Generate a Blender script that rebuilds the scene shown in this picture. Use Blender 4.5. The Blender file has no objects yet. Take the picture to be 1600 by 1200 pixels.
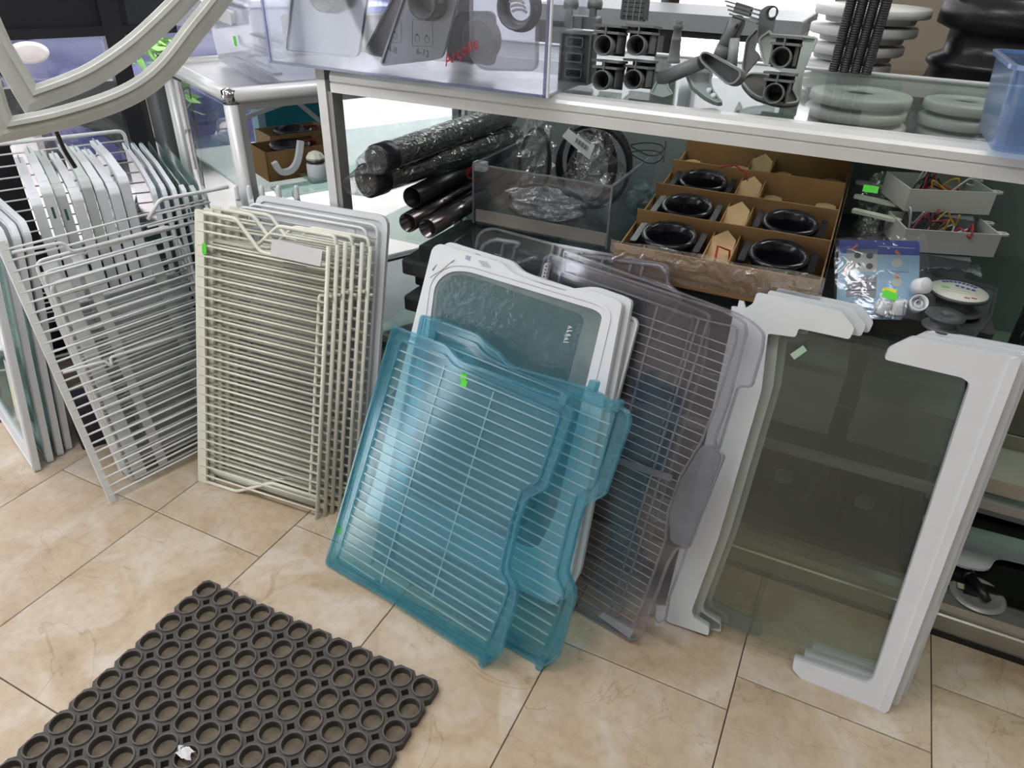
import bpy, bmesh, math, random
import numpy as np
from mathutils import Vector, Matrix
from mathutils.geometry import tessellate_polygon
random.seed(7)
S = bpy.context.scene
COL = S.collection
PI = math.pi

# ---------------------------------------------------------------- camera
# the photograph's perspective: focal length in pixels of the 1600x1200 frame, and the camera's axes (right, down, forward)
FPX = 1126.05
CAM = np.array([0.0, 0.0, 1.3])
AX = np.array([[0.89717556, 0.44091, 0.02596901], [0.25362387, -0.46616013, -0.84756691], [-0.36159501, 0.76700267, -0.53005278]])
cam_d = bpy.data.cameras.new('camera')
cam_d.sensor_fit = 'HORIZONTAL'; cam_d.sensor_width = 36.0; cam_d.lens = 36.0 * FPX / 1600.0
cam_d.clip_start = 0.02; cam_d.clip_end = 200
cam = bpy.data.objects.new('camera', cam_d); COL.objects.link(cam)
_m = Matrix.Identity(4)
for i in range(3):
    _m[i][0] = AX[0][i]; _m[i][1] = -AX[1][i]; _m[i][2] = -AX[2][i]; _m[i][3] = CAM[i]
cam.matrix_world = _m
S.camera = cam

# ---------------------------------------------------------------- light
S.view_settings.view_transform = 'Standard'; S.view_settings.look = 'None'
S.view_settings.gamma = 1.0; S.view_settings.use_curve_mapping = False
S.view_settings.exposure = -0.25
S.cycles.adaptive_threshold = 0.03; S.cycles.transparent_max_bounces = 30; S.cycles.max_bounces = 5; S.cycles.diffuse_bounces = 2; S.cycles.glossy_bounces = 3
S.cycles.caustics_reflective = False; S.cycles.caustics_refractive = False
W = bpy.data.worlds.new('sky'); S.world = W; W.use_nodes = True
_bg = W.node_tree.nodes['Background']
_bg.inputs[0].default_value = (0.96, 0.96, 1.0, 1); _bg.inputs[1].default_value = 6.0

def area(name, loc, rot, sx, sy, power, col=(1, 1, 1)):
    d = bpy.data.lights.new(name, 'AREA'); d.shape = 'RECTANGLE'; d.size = sx; d.size_y = sy; d.energy = power; d.color = col
    o = bpy.data.objects.new(name, d); COL.objects.link(o); o.location = loc; o.rotation_euler = rot
    return o
# fluorescent ceiling fixtures over the shop floor
area('ceiling_light', (0.5, 0.35, 2.62), (0, 0, 0), 1.25, 0.5, 13, (1.0, 0.98, 0.92))
area('ceiling_light', (-1.35, 0.35, 2.62), (0, 0, 0), 1.25, 0.5, 30, (0.98, 0.98, 1.0))
area('ceiling_light', (0.9, 2.3, 2.62), (0, 0, 0), 1.25, 0.5, 28, (0.98, 0.98, 0.95))
area('ceiling_light', (-1.1, -1.3, 2.62), (0, 0, 0), 1.25, 0.5, 18, (0.98, 0.98, 0.97))

# ---------------------------------------------------------------- geometry of the photograph
def ray(x, y): return AX.T @ np.array([(x - 800) / FPX, (y - 600) / FPX, 1.0])
def onZ(x, y, z=0.0): d = ray(x, y); return CAM + d * ((z - CAM[2]) / d[2])
def onY(x, y, Y): d = ray(x, y); return CAM + d * (Y / d[1])
def onN(x, y, n, d0):                       # on the vertical plane p.n = d0
    d = ray(x, y); n = np.array(n); return CAM + d * ((d0 - CAM @ n) / (d @ n))
def unit(v): v = np.array(v, float); return v / np.linalg.norm(v)
class Plane:
    """a plane with its own 2-D axes: u to the right, v up, n towards the room"""
    def __init__(s, O, U, V): s.O = np.array(O, float); s.U = unit(U); s.V = unit(V); s.N = unit(np.cross(s.U, s.V)); s.V = np.cross(s.N, s.U)
    def uv(s, x, y, n=0.0):
        r = ray(x, y); t = ((s.O + s.N * n - CAM) @ s.N) / (r @ s.N); P = CAM + r * t - s.O
        return (P @ s.U, P @ s.V)
    def uvs(s, pts, n=0.0): return [s.uv(x, y, n) for x, y in pts]
    def at(s, u, v, n=0.0): return s.O + s.U * u + s.V * v + s.N * n
    def mat(s, u=0, v=0, n=0, rot=0.0):
        m = Matrix.Identity(4); P = s.at(u, v, n)
        for i in range(3): m[i][0] = s.U[i]; m[i][1] = s.V[i]; m[i][2] = s.N[i]; m[i][3] = P[i]
        return m @ Matrix.Rotation(rot, 4, 'Z')
def lean_plane(p0, p1, lean, z0=0.0, z1=0.0):
    """plane standing on the floor along two seen floor points, leaning back by `lean` degrees"""
    P0 = onZ(*p0, z0); P1 = onZ(*p1, z1); U = unit(P1 - P0)
    hb = unit(np.cross([0, 0, 1], U)); up = np.cross(U, hb); a = math.radians(lean)
    return Plane(P0, U, hb * math.sin(a) + up * math.cos(a))
def crop(x0, y0, s): return lambda *pts: [(x0 + x / s, y0 + y / s) for x, y in pts]

# ---------------------------------------------------------------- materials
MATS = {}
def pmat(name, col, rough=0.5, metal=0.0, spec=0.5, var=0.06, scale=14.0, bump=0.0, bscale=60.0, emit=None):
    if name in MATS: return MATS[name]
    m = bpy.data.materials.new(name); m.use_nodes = True; nt = m.node_tree; b = nt.nodes['Principled BSDF']
    b.inputs['Roughness'].default_value = rough; b.inputs['Metallic'].default_value = metal
    b.inputs['Specular IOR Level'].default_value = spec
    tc = nt.nodes.new('ShaderNodeTexCoord')
    no = nt.nodes.new('ShaderNodeTexNoise'); no.inputs['Scale'].default_value = scale; no.inputs['Detail'].default_value = 4
    nt.links.new(tc.outputs['Object'], no.inputs['Vector'])
    r = nt.nodes.new('ShaderNodeValToRGB'); nt.links.new(no.outputs['Fac'], r.inputs['Fac'])
    r.color_ramp.elements[0].position = 0.3; r.color_ramp.elements[1].position = 0.7
    r.color_ramp.elements[0].color = tuple(c * (1 - var) for c in col) + (1,)
    r.color_ramp.elements[1].color = tuple(min(1, c * (1 + var)) for c in col) + (1,)
    nt.links.new(r.outputs['Color'], b.inputs['Base Color'])
    if bump:
        n2 = nt.nodes.new('ShaderNodeTexNoise'); n2.inputs['Scale'].default_value = bscale; n2.inputs['Detail'].default_value = 3
        nt.links.new(tc.outputs['Object'], n2.inputs['Vector'])
        bp = nt.nodes.new('ShaderNodeBump'); bp.inputs['Strength'].default_value = bump; bp.inputs['Distance'].default_value = 0.004
        nt.links.new(n2.outputs['Fac'], bp.inputs['Height']); nt.links.new(bp.outputs['Normal'], b.inputs['Normal'])
    if emit:
        b.inputs['Emission Color'].default_value = (*emit[0], 1); b.inputs['Emission Strength'].default_value = emit[1]
    MATS[name] = m; return m
def cmat(name, tint, haze=0.12, hazecol=(0.8, 0.8, 0.85), rough=0.08, gloss=0.06, bump=0.0, bscale=40.0, fres=0.85):
    """clear plastic or glass sheet: lets light straight through, tinted; a share of it scatters; the surface mirrors at grazing angles"""
    if name in MATS: return MATS[name]
    m = bpy.data.materials.new(name); m.use_nodes = True; nt = m.node_tree
    for n in list(nt.nodes): nt.nodes.remove(n)
    N = nt.nodes.new; L = nt.links.new
    out = N('ShaderNodeOutputMaterial'); tr = N('ShaderNodeBsdfTransparent'); tr.inputs[0].default_value = (*tint, 1)
    df = N('ShaderNodeBsdfDiffuse'); df.inputs[0].default_value = (*hazecol, 1)
    tl = N('ShaderNodeBsdfTranslucent'); tl.inputs[0].default_value = (*hazecol, 1)
    hz = N('ShaderNodeMixShader'); hz.inputs[0].default_value = 0.5; L(df.outputs[0], hz.inputs[1]); L(tl.outputs[0], hz.inputs[2])
    mx = N('ShaderNodeMixShader'); L(tr.outputs[0], mx.inputs[1]); L(hz.outputs[0], mx.inputs[2])
    tc = N('ShaderNodeTexCoord'); no = N('ShaderNodeTexNoise'); no.inputs['Scale'].default_value = 9; no.inputs['Detail'].default_value = 3
    L(tc.outputs['Object'], no.inputs['Vector'])
    mr = N('ShaderNodeMapRange'); mr.inputs['From Min'].default_value = 0.3; mr.inputs['From Max'].default_value = 0.7
    mr.inputs['To Min'].default_value = haze * 0.7; mr.inputs['To Max'].default_value = haze * 1.3
    L(no.outputs['Fac'], mr.inputs['Value']); L(mr.outputs[0], mx.inputs[0])
    gl = N('ShaderNodeBsdfGlossy'); gl.inputs['Roughness'].default_value = rough; gl.inputs[0].default_value = (1, 1, 1, 1)
    fr = N('ShaderNodeLayerWeight'); fr.inputs['Blend'].default_value = 0.5
    pw = N('ShaderNodeMath'); pw.operation = 'POWER'; pw.inputs[1].default_value = 5.0; L(fr.outputs['Facing'], pw.inputs[0])
    ad = N('ShaderNodeMath'); ad.operation = 'MULTIPLY_ADD'; ad.inputs[1].default_value = fres; ad.inputs[2].default_value = gloss * 0.7; ad.use_clamp = True
    L(pw.outputs[0], ad.inputs[0])
    m2 = N('ShaderNodeMixShader'); L(ad.outputs[0], m2.inputs[0]); L(mx.outputs[0], m2.inputs[1]); L(gl.outputs[0], m2.inputs[2])
    if bump:
        n2 = N('ShaderNodeTexNoise'); n2.inputs['Scale'].default_value = bscale; n2.inputs['Detail'].default_value = 2; n2.inputs['Distortion'].default_value = 1.5
        L(tc.outputs['Object'], n2.inputs['Vector'])
        bp = N('ShaderNodeBump'); bp.inputs['Strength'].default_value = bump; bp.inputs['Distance'].default_value = 0.01
        L(n2.outputs['Fac'], bp.inputs['Height']); L(bp.outputs['Normal'], gl.inputs['Normal']); L(bp.outputs['Normal'], fr.inputs['Normal'])
    L(m2.outputs[0], out.inputs['Surface'])
    MATS[name] = m; return m

# ---------------------------------------------------------------- mesh helpers
class MB:
    def __init__(s): s.v = []; s.f = []; s.m = []; s.sm = []; s.cur = 0
    def add(s, vs, fs, smooth=False):
        o = len(s.v); s.v += [tuple(map(float, v)) for v in vs]
        for f in fs: s.f.append([i + o for i in f]); s.m.append(s.cur); s.sm.append(smooth)
        return s
    def box(s, x0, x1, y0, y1, z0, z1):
        return s.add([(x0,y0,z0),(x1,y0,z0),(x1,y1,z0),(x0,y1,z0),(x0,y0,z1),(x1,y0,z1),(x1,y1,z1),(x0,y1,z1)],
                     [(0,3,2,1),(4,5,6,7),(0,1,5,4),(1,2,6,5),(2,3,7,6),(3,0,4,7)])
    def obox(s, c, a, b, d):
        """box round centre c with half axes a, b, d"""
        c, a, b, d = map(np.array, (c, a, b, d))
        P = [c-a-b-d, c+a-b-d, c+a+b-d, c-a+b-d, c-a-b+d, c+a-b+d, c+a+b+d, c-a+b+d]
        return s.add(P, [(0,3,2,1),(4,5,6,7),(0,1,5,4),(1,2,6,5),(2,3,7,6),(3,0,4,7)])
    def bar(s, p, q, w, h, up=(0, 0, 1)):
        """rectangular bar from p to q, w wide across, h along up"""
        p, q = np.array(p, float), np.array(q, float); d = unit(q - p); a = np.cross(d, up)
        if np.linalg.norm(a) < 1e-6: a = np.cross(d, (1, 0, 0))
        a = unit(a); b = np.cross(a, d); return s.obox((p+q)/2, (q-p)/2, a*w/2, b*h/2)
    def prism(s, loops, z0, z1, smooth=False):
        """flat shape (outer loop, then holes) between two heights"""
        if not isinstance(loops[0][0], (tuple, list, np.ndarray)): loops = [loops]
        L3 = [[Vector((p[0], p[1], 0)) for p in l] for l in loops]
        tris = tessellate_polygon(L3); flat = [p for l in L3 for p in l]; n = len(flat)
        vs = [(p.x, p.y, z0) for p in flat] + [(p.x, p.y, z1) for p in flat]
        fs = []
        for t in tris:
            a, b, c = (flat[i] for i in t); area2 = (b.x-a.x)*(c.y-a.y) - (b.y-a.y)*(c.x-a.x)
            t = tuple(t) if area2 > 0 else tuple(reversed(t))
            fs.append(tuple(i + n for i in t)); fs.append(tuple(reversed(t)))
        s.add(vs, fs); o = len(s.v) - 2 * n; k = 0
        for l in loops:
            m = len(l)
            ar = sum(l[i][0]*l[(i+1) % m][1] - l[(i+1) % m][0]*l[i][1] for i in range(m))
            for i in range(m):
                a, b = o + k + i, o + k + (i+1) % m
                q = [a, b, b + n, a + n] if (ar > 0) == (l is loops[0]) else [b, a, a + n, b + n]
                s.f.append(q); s.m.append(s.cur); s.sm.append(smooth)
            k += m
        return s
    def tube(s, pts, r, seg=8, caps=True, closed=False, smooth=True):
        pts = [np.array(p, float) for p in pts]; n = len(pts); rs = r if isinstance(r, (list, tuple)) else [r] * n
        vs = []; prev = None
        for i, p in enumerate(pts):
            if closed: d = unit(pts[(i+1) % n] - pts[i-1])
            else: d = unit(pts[min(i+1, n-1)] - pts[max(i-1, 0)])
            if prev is None:
                a = np.cross(d, (0, 0, 1)); a = np.cross(d, (1, 0, 0)) if np.linalg.norm(a) < 1e-3 else a
            else: a = prev - d * (prev @ d)
            a = unit(a); b = np.cross(d, a); prev = a
            for k in range(seg): t = 2*PI*k/seg; vs.append(p + (a*math.cos(t) + b*math.sin(t)) * rs[i])
        fs = []
        for i in range(n if closed else n-1):
            j = (i+1) % n
            for k in range(seg): k2 = (k+1) % seg; fs.append((i*seg+k, i*seg+k2, j*seg+k2, j*seg+k))
        s.add(vs, fs, smooth)
        if caps and not closed: s.f += [list(range(len(s.v)-n*seg, len(s.v)-n*seg+seg))[::-1], list(range(len(s.v)-seg, len(s.v)))]; s.m += [s.cur]*2; s.sm += [False]*2
        return s
    def lathe(s, prof, seg=32, c=(0, 0, 0), ax=(0, 0, 1), smooth=True, cap0=False, cap1=False):
        """profile of (radius, height) turned about ax through c"""
        ax = unit(ax); a = np.cross(ax, (1, 0, 0)); a = np.cross(ax, (0, 1, 0)) if np.linalg.norm(a) < 1e-3 else a
        a = unit(a); b = np.cross(ax, a); c = np.array(c, float); vs = []
        for r, h in prof:
            for k in range(seg): t = 2*PI*k/seg; vs.append(c + ax*h + (a*math.cos(t) + b*math.sin(t)) * r)
        fs = [(i*seg+k, i*seg+(k+1) % seg, (i+1)*seg+(k+1) % seg, (i+1)*seg+k) for i in range(len(prof)-1) for k in range(seg)]
        o = len(s.v); s.add(vs, fs, smooth)
        if cap0: s.f.append([o+k for k in range(seg)][::-1]); s.m.append(s.cur); s.sm.append(False)
        if cap1: s.f.append([o+(len(prof)-1)*seg+k for k in range(seg)]); s.m.append(s.cur); s.sm.append(False)
        return s
    def grid(s, fn, nu, nv, smooth=True, thick=0.0):
        vs = [fn(i/nu, j/nv) for j in range(nv+1) for i in range(nu+1)]
        s.add(vs, [(j*(nu+1)+i, j*(nu+1)+i+1, (j+1)*(nu+1)+i+1, (j+1)*(nu+1)+i) for j in range(nv) for i in range(nu)], smooth); return s
    def xf(s, m):
        m = Matrix(m); s.v = [tuple(m @ Vector(v)) for v in s.v]; return s
    def mesh(s, name, mats):
        me = bpy.data.meshes.new(name); me.from_pydata(s.v, [], s.f); me.update()
        for m in (mats if isinstance(mats, (list, tuple)) else [mats]): me.materials.append(m)
        me.polygons.foreach_set('material_index', s.m); me.polygons.foreach_set('use_smooth', s.sm); return me
def roundpoly(pts, r, seg=4):
    """round the corners of a polygon; r is one radius or one for each corner"""
    n = len(pts); out = []; rs = r if isinstance(r, (list, tuple)) else [r]*n
    for i in range(n):
        p, a, b = (np.array(pts[k][:2], float) for k in (i, i-1, (i+1) % n))
        d1, d2 = a-p, b-p; l1, l2 = np.linalg.norm(d1), np.linalg.norm(d2); c = min(rs[i], l1*.45, l2*.45)
        if c < 1e-5: out.append(tuple(p)); continue
        q0, q1 = p + d1/l1*c, p + d2/l2*c
        for k in range(seg+1): t = k/seg; out.append(tuple(q0*(1-t)**2 + p*2*t*(1-t) + q1*t*t))
    return out
def roundpath(pts, r, seg=4):
    n = len(pts); out = [np.array(pts[0], float)]
    for i in range(1, n-1):
        p, a, b = (np.array(pts[k], float) for k in (i, i-1, i+1)); d1, d2 = a-p, b-p
        l1, l2 = np.linalg.norm(d1), np.linalg.norm(d2); c = min(r, l1*.45, l2*.45); q0, q1 = p+d1/l1*c, p+d2/l2*c
        for k in range(seg+1): t = k/seg; out.append(q0*(1-t)**2 + p*2*t*(1-t) + q1*t*t)
    return out + [np.array(pts[-1], float)]
def offset(pts, d):
    """move a counter-clockwise loop inwards by d"""
    n = len(pts); out = []
    ar = sum(pts[i][0]*pts[(i+1) % n][1] - pts[(i+1) % n][0]*pts[i][1] for i in range(n)); sg = 1 if ar > 0 else -1
    for i in range(n):
        p, a, b = (np.array(pts[k], float) for k in (i, i-1, (i+1) % n)); e1, e2 = unit(p-a), unit(b-p)
        n1, n2 = np.array((-e1[1], e1[0]))*sg, np.array((-e2[1], e2[0]))*sg; m = n1+n2
        k = m @ m; m = m / max(k, .5) * 2
        out.append(tuple(p + m*d))
    return out
def rrect(x0, x1, y0, y1, r, seg=4): return roundpoly([(x0,y0),(x1,y0),(x1,y1),(x0,y1)], r, seg)
def circle(cx, cy, r, n=24): return [(cx + r*math.cos(2*PI*k/n), cy + r*math.sin(2*PI*k/n)) for k in range(n)]
def crossings(loop, v):
    """where the level line v cuts a closed loop"""
    xs = []; n = len(loop)
    for i in range(n):
        a, b = loop[i], loop[(i+1) % n]
        if (a[1] - v) * (b[1] - v) < 0: xs.append(a[0] + (b[0]-a[0]) * (v-a[1]) / (b[1]-a[1]))
    return sorted(xs)

# ---------------------------------------------------------------- objects
ROOTM = {}
def tag(o, label, cat, group=None):
    o['label'] = label; o['category'] = cat
    if group: o['group'] = group
    return o
def thing(name, label, cat, m=None, group=None):
    """an Empty at the thing's base; m is a place or a matrix"""
    o = bpy.data.objects.new(name, None); COL.objects.link(o); o.empty_display_size = 0.02
    M4 = m.copy() if isinstance(m, Matrix) else Matrix.Translation(Vector([float(t) for t in (m if m is not None else (0, 0, 0))]))
    o.matrix_world = M4; ROOTM[o.name] = M4; tag(o, label, cat, group); return o
def part(name, mb, mat, parent, world=False, loc=None, label=None):
    """one mesh under its thing; world: the shape is given in room coordinates"""
    if isinstance(mb, MB):
        if world:
            r = parent
            while r.parent: r = r.parent
            mb.xf(ROOTM[r.name].inverted())
        me = mb.mesh(name, mat)
    else: me = mb
    o = bpy.data.objects.new(name, me); COL.objects.link(o); o.parent = parent
    if loc is not None: o.location = loc
    if label: o['label'] = label
    return o
def single(name, mb, mat, label, cat, m=None, group=None):
    """a thing that is one mesh"""
    o = bpy.data.objects.new(name, mb.mesh(name, mat)); COL.objects.link(o)
    if m is not None: o.matrix_world = m if isinstance(m, Matrix) else Matrix.Translation(Vector([float(t) for t in m]))
    return tag(o, label, cat, group)
def struct(name, mb, mat, parent=None):
    o = bpy.data.objects.new(name, mb.mesh(name, mat)); COL.objects.link(o)
    if parent: o.parent = parent
    else: o['kind'] = 'structure'
    return o
def dup(root, m, label):
    """another thing of the same kind: copies of its parts and sub-parts on shared meshes"""
    def cp(o, par):
        c = o.copy(); COL.objects.link(c); c.parent = par
        for ch in list(o.children): cp(ch, c)
        return c
    r = cp(root, None); r.matrix_world = m; ROOTM[r.name] = m.copy(); r['label'] = label; return r
def text(name, body, size, mat, parent, loc, rot=(0, 0, 0), depth=0.0004, align='LEFT', shear=0.0, world=False, label=None):
    cu = bpy.data.curves.new(name, 'FONT'); cu.body = body; cu.size = size; cu.extrude = depth; cu.align_x = align; cu.shear = shear
    cu.materials.append(mat); cu.resolution_u = 3
    tmp = bpy.data.objects.new(name + '_curve', cu); COL.objects.link(tmp)
    me = bpy.data.meshes.new_from_object(tmp.evaluated_get(bpy.context.evaluated_depsgraph_get())); me.name = name
    bpy.data.objects.remove(tmp); bpy.data.curves.remove(cu)
    if not me.materials: me.materials.append(mat)
    o = bpy.data.objects.new(name, me); COL.objects.link(o); o.parent = parent; o.location = loc; o.rotation_euler = rot
    o['kind'] = 'stuff'
    if label: o['label'] = label
    return o

# shared materials
WHITE = pmat('white_plastic', (0.76, 0.79, 0.83), 0.35, var=0.03)
COOLWHITE = pmat('cool_white_plastic', (0.74, 0.78, 0.81), 0.4, var=0.03)
CREAM = pmat('cream_coated_wire', (0.80, 0.80, 0.69), 0.4, var=0.04)
WWIRE = pmat('white_coated_wire', (0.80, 0.83, 0.83), 0.35, var=0.03)
ALU = pmat('brushed_aluminium', (0.70, 0.72, 0.72), 0.36, metal=0.2, var=0.03)
ALUD = pmat('shaded_grey_aluminium', (0.33, 0.33, 0.32), 0.45, metal=0.3, var=0.05)  # shade put into the aluminium's colour; the dark corner caps use it too
BLACK = pmat('black_plastic', (0.012, 0.012, 0.015), 0.3, var=0.1)
SATIN = pmat('black_satin_paint', (0.014, 0.014, 0.02), 0.45, var=0.1)
CARD = pmat('brown_cardboard', (0.34, 0.20, 0.085), 0.8, spec=0.2, var=0.08, bump=0.05)
CARDL = pmat('pale_cardboard', (0.50, 0.34, 0.18), 0.8, spec=0.2, var=0.06)
GREY = pmat('grey_plastic', (0.165, 0.18, 0.185), 0.42, var=0.08)
GREYD = pmat('dark_grey_plastic', (0.065, 0.072, 0.076), 0.45, var=0.1)
GREYG = pmat('grey_green_plastic', (0.30, 0.36, 0.35), 0.4, var=0.06)
GREEN = pmat('green_price_label', (0.10, 0.72, 0.04), 0.6, var=0.04)
YELLOW = pmat('yellow_price_label', (0.75, 0.72, 0.04), 0.6, var=0.04)
PAPER = pmat('white_paper', (0.72, 0.72, 0.74), 0.8, var=0.03)
RED = pmat('red_ink', (0.34, 0.015, 0.02), 0.6)
DARKINK = pmat('dark_ink', (0.06, 0.06, 0.07), 0.6)
GLASS = cmat('clear_glass', (0.96, 0.98, 0.975), 0.015, (0.7, 0.8, 0.78), 0.02, 0.06)
GLASSE = cmat('green_glass_edge', (0.72, 0.86, 0.83), 0.25, (0.50, 0.68, 0.65), 0.1, 0.06)
FILM = cmat('crinkled_plastic_film', (0.95, 0.95, 0.96), 0.10, (0.75, 0.77, 0.80), 0.14, 0.26, bump=1.0, bscale=28)
ACRYL = cmat('clear_acrylic', (0.955, 0.96, 0.98), 0.03, (0.70, 0.72, 0.80), 0.06, 0.05)
ACRYLE = cmat('acrylic_edge', (0.55, 0.58, 0.75), 0.35, (0.45, 0.47, 0.68), 0.15, 0.08)
# ================================================================ the room
WN = np.array([0.8949, -0.4462, 0.0])          # normal of the glazed shop front, pointing into the shop
WD = np.array([0.4462, 0.8949, 0.0])           # along the shop front
WALLD = -2.72
def tile_mat():
    m = bpy.data.materials.new('beige_marble_tile'); m.use_nodes = True; nt = m.node_tree; N = nt.nodes.new; L = nt.links.new
    b = nt.nodes['Principled BSDF']; tc = N('ShaderNodeTexCoord'); gi = N('ShaderNodeNewGeometry'); oi = N('ShaderNodeObjectInfo')
    n1 = N('ShaderNodeTexNoise'); n1.inputs['Scale'].default_value = 5.5; n1.inputs['Detail'].default_value = 7; n1.inputs['Roughness'].default_value = 0.62; n1.inputs['Distortion'].default_value = 0.6
    ad = N('ShaderNodeVectorMath'); ad.operation = 'ADD'
    sc = N('ShaderNodeVectorMath'); sc.operation = 'SCALE'; sc.inputs['Scale'].default_value = 37.0
    cb = N('ShaderNodeCombineXYZ'); L(oi.outputs['Random'], cb.inputs[0]); L(oi.outputs['Random'], cb.inputs[1]); L(cb.outputs[0], sc.inputs[0])
    L(gi.outputs['Position'], ad.inputs[0]); L(sc.outputs[0], ad.inputs[1]); L(ad.outputs[0], n1.inputs['Vector'])
    r1 = N('ShaderNodeValToRGB'); e = r1.color_ramp.elements
    e[0].position = 0.28; e[0].color = (0.43, 0.32, 0.21, 1); e[1].position = 0.72; e[1].color = (0.62, 0.52, 0.405, 1)
    k = e.new(0.5); k.color = (0.55, 0.435, 0.31, 1); L(n1.outputs['Fac'], r1.inputs['Fac'])
    # pale cloudy veins
    n2 = N('ShaderNodeTexNoise'); n2.inputs['Scale'].default_value = 5.5; n2.inputs['Detail'].default_value = 8; n2.inputs['Distortion'].default_value = 1.4
    L(ad.outputs[0], n2.inputs['Vector'])
    r2 = N('ShaderNodeValToRGB'); r2.color_ramp.elements[0].position = 0.5; r2.color_ramp.elements[0].color = (0, 0, 0, 1); r2.color_ramp.elements[1].position = 0.68; r2.color_ramp.elements[1].color = (0.6, 0.6, 0.6, 1)
    L(n2.outputs['Fac'], r2.inputs['Fac'])
    mx = N('ShaderNodeMix'); mx.data_type = 'RGBA'; mx.inputs[7].default_value = (0.68, 0.62, 0.56, 1)
    L(r2.outputs['Color'], mx.inputs[0]); L(r1.outputs['Color'], mx.inputs[6])
    # thin dark cracks
    vo = N('ShaderNodeTexNoise'); vo.inputs['Scale'].default_value = 2.6; vo.inputs['Detail'].default_value = 6; vo.inputs['Distortion'].default_value = 0.9
    L(ad.outputs[0], vo.inputs['Vector'])
    sb = N('ShaderNodeMath'); sb.operation = 'SUBTRACT'; sb.inputs[1].default_value = 0.5; L(vo.outputs['Fac'], sb.inputs[0])
    ab = N('ShaderNodeMath'); ab.operation = 'ABSOLUTE'; L(sb.outputs[0], ab.inputs[0])
    r3 = N('ShaderNodeValToRGB'); r3.color_ramp.elements[0].position = 0.0; r3.color_ramp.elements[0].color = (0.80, 0.76, 0.70, 1); r3.color_ramp.elements[1].position = 0.004; r3.color_ramp.elements[1].color = (1, 1, 1, 1)
    L(ab.outputs[0], r3.inputs['Fac'])
    n4 = N('ShaderNodeTexNoise'); n4.inputs['Scale'].default_value = 45; n4.inputs['Detail'].default_value = 3; L(ad.outputs[0], n4.inputs['Vector'])
    r4 = N('ShaderNodeValToRGB'); r4.color_ramp.elements[0].position = 0.3; r4.color_ramp.elements[0].color = (0.88, 0.86, 0.84, 1); r4.color_ramp.elements[1].position = 0.55; r4.color_ramp.elements[1].color = (1, 1, 1, 1)
    L(n4.outputs['Fac'], r4.inputs['Fac'])
    m1 = N('ShaderNodeMix'); m1.data_type = 'RGBA'; m1.blend_type = 'MULTIPLY'; m1.inputs[0].default_value = 1; L(mx.outputs[2], m1.inputs[6]); L(r3.outputs['Color'], m1.inputs[7])
    m2 = N('ShaderNodeMix'); m2.data_type = 'RGBA'; m2.blend_type = 'MULTIPLY'; m2.inputs[0].default_value = 1; L(m1.outputs[2], m2.inputs[6]); L(r4.outputs['Color'], m2.inputs[7])
    L(m2.outputs[2], b.inputs['Base Color'])
    r5 = N('ShaderNodeMapRange'); r5.inputs['To Min'].default_value = 0.22; r5.inputs['To Max'].default_value = 0.5; L(n1.outputs['Fac'], r5.inputs['Value']); L(r5.outputs[0], b.inputs['Roughness'])
    return m
TILE = tile_mat()
GROUT = pmat('dark_floor_joint', (0.10, 0.075, 0.05), 0.9)
# screed under the tiles, cut off at the shop front
fp = [(3.2, -2.2), (3.2, 3.2), (-0.25, 3.2), (-0.25, 5.6)]
def wall_x(y, d=WALLD): return (d - WN[1]*y) / WN[0]
fp += [(wall_x(5.6), 5.6), (wall_x(-2.2), -2.2)]
GZ = -0.45                                     # the street lies lower than the shop floor
floor = struct('floor', MB().prism(fp, GZ-.1, -0.004), GROUT)
XC = [-1.4248, -1.0755, -0.7046, -0.3354, 0.0312, 0.3987]           # measured joints, then continued
xs = [-1.4248 - 0.3655*k for k in range(6, 0, -1)] + XC + [0.3987 + 0.3655*k for k in range(1, 7)]
off = {5: 0.384, 6: 0.877, 7: 1.004, 8: 0.928, 9: 0.988, 10: 1.076, 4: 0.62, 11: 0.75}
for i in range(len(xs)-1):
    y0 = off.get(i-0, 0.3 + 0.21*(i % 4)); ly = 0.493
    j = math.floor((-2.2 - y0)/ly)
    while y0 + j*ly < 3.2:
        a, b = y0 + j*ly, y0 + (j+1)*ly; j += 1
        g = 0.0011
        if xs[i+1] < wall_x(b) - 0.0: continue
        if xs[i] > 3.2: continue
        l = max(xs[i], wall_x(a) if xs[i] < wall_x(a) else -9)
        mb = MB(); x0, x1 = xs[i]+g, xs[i+1]-g; ya, yb = a+g, b-g; c = 0.0012
        mb.add([(x0,ya,-0.006),(x1,ya,-0.006),(x1,yb,-0.006),(x0,yb,-0.006),(x0,ya,-c),(x1,ya,-c),(x1,yb,-c),(x0,yb,-c),(x0+c,ya+c,0),(x1-c,ya+c,0),(x1-c,yb-c,0),(x0+c,yb-c,0)],
               [(0,1,5,4),(1,2,6,5),(2,3,7,6),(3,0,4,7),(4,5,9,8),(5,6,10,9),(6,7,11,10),(7,4,8,11),(8,9,10,11)])
        if x0 < wall_x(yb) : continue
        part('tile', mb, TILE, floor)
PLASTER = pmat('cream_plaster', (0.55, 0.52, 0.46), 0.9, var=0.03)
TAUPE = pmat('taupe_wall_paint', (0.26, 0.225, 0.17), 0.85, var=0.04)
struct('ceiling', MB().prism(fp, 2.66, 2.72), pmat('white_ceiling_paint', (0.72, 0.71, 0.69), 0.9))
struct('wall_rear', MB().box(-3.9, 3.2, -2.3, -2.2, 0, 2.66), PLASTER)
struct('wall_right', MB().box(3.2, 3.3, -2.3, 3.3, 0, 2.66), PLASTER)
struct('wall_back', MB().box(-0.25, 3.2, 3.2, 3.3, 0, 2.66), TAUPE)
struct('wall_return', MB().box(-0.25, -0.15, 3.3, 5.6, 0, 2.66), TAUPE)
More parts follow.
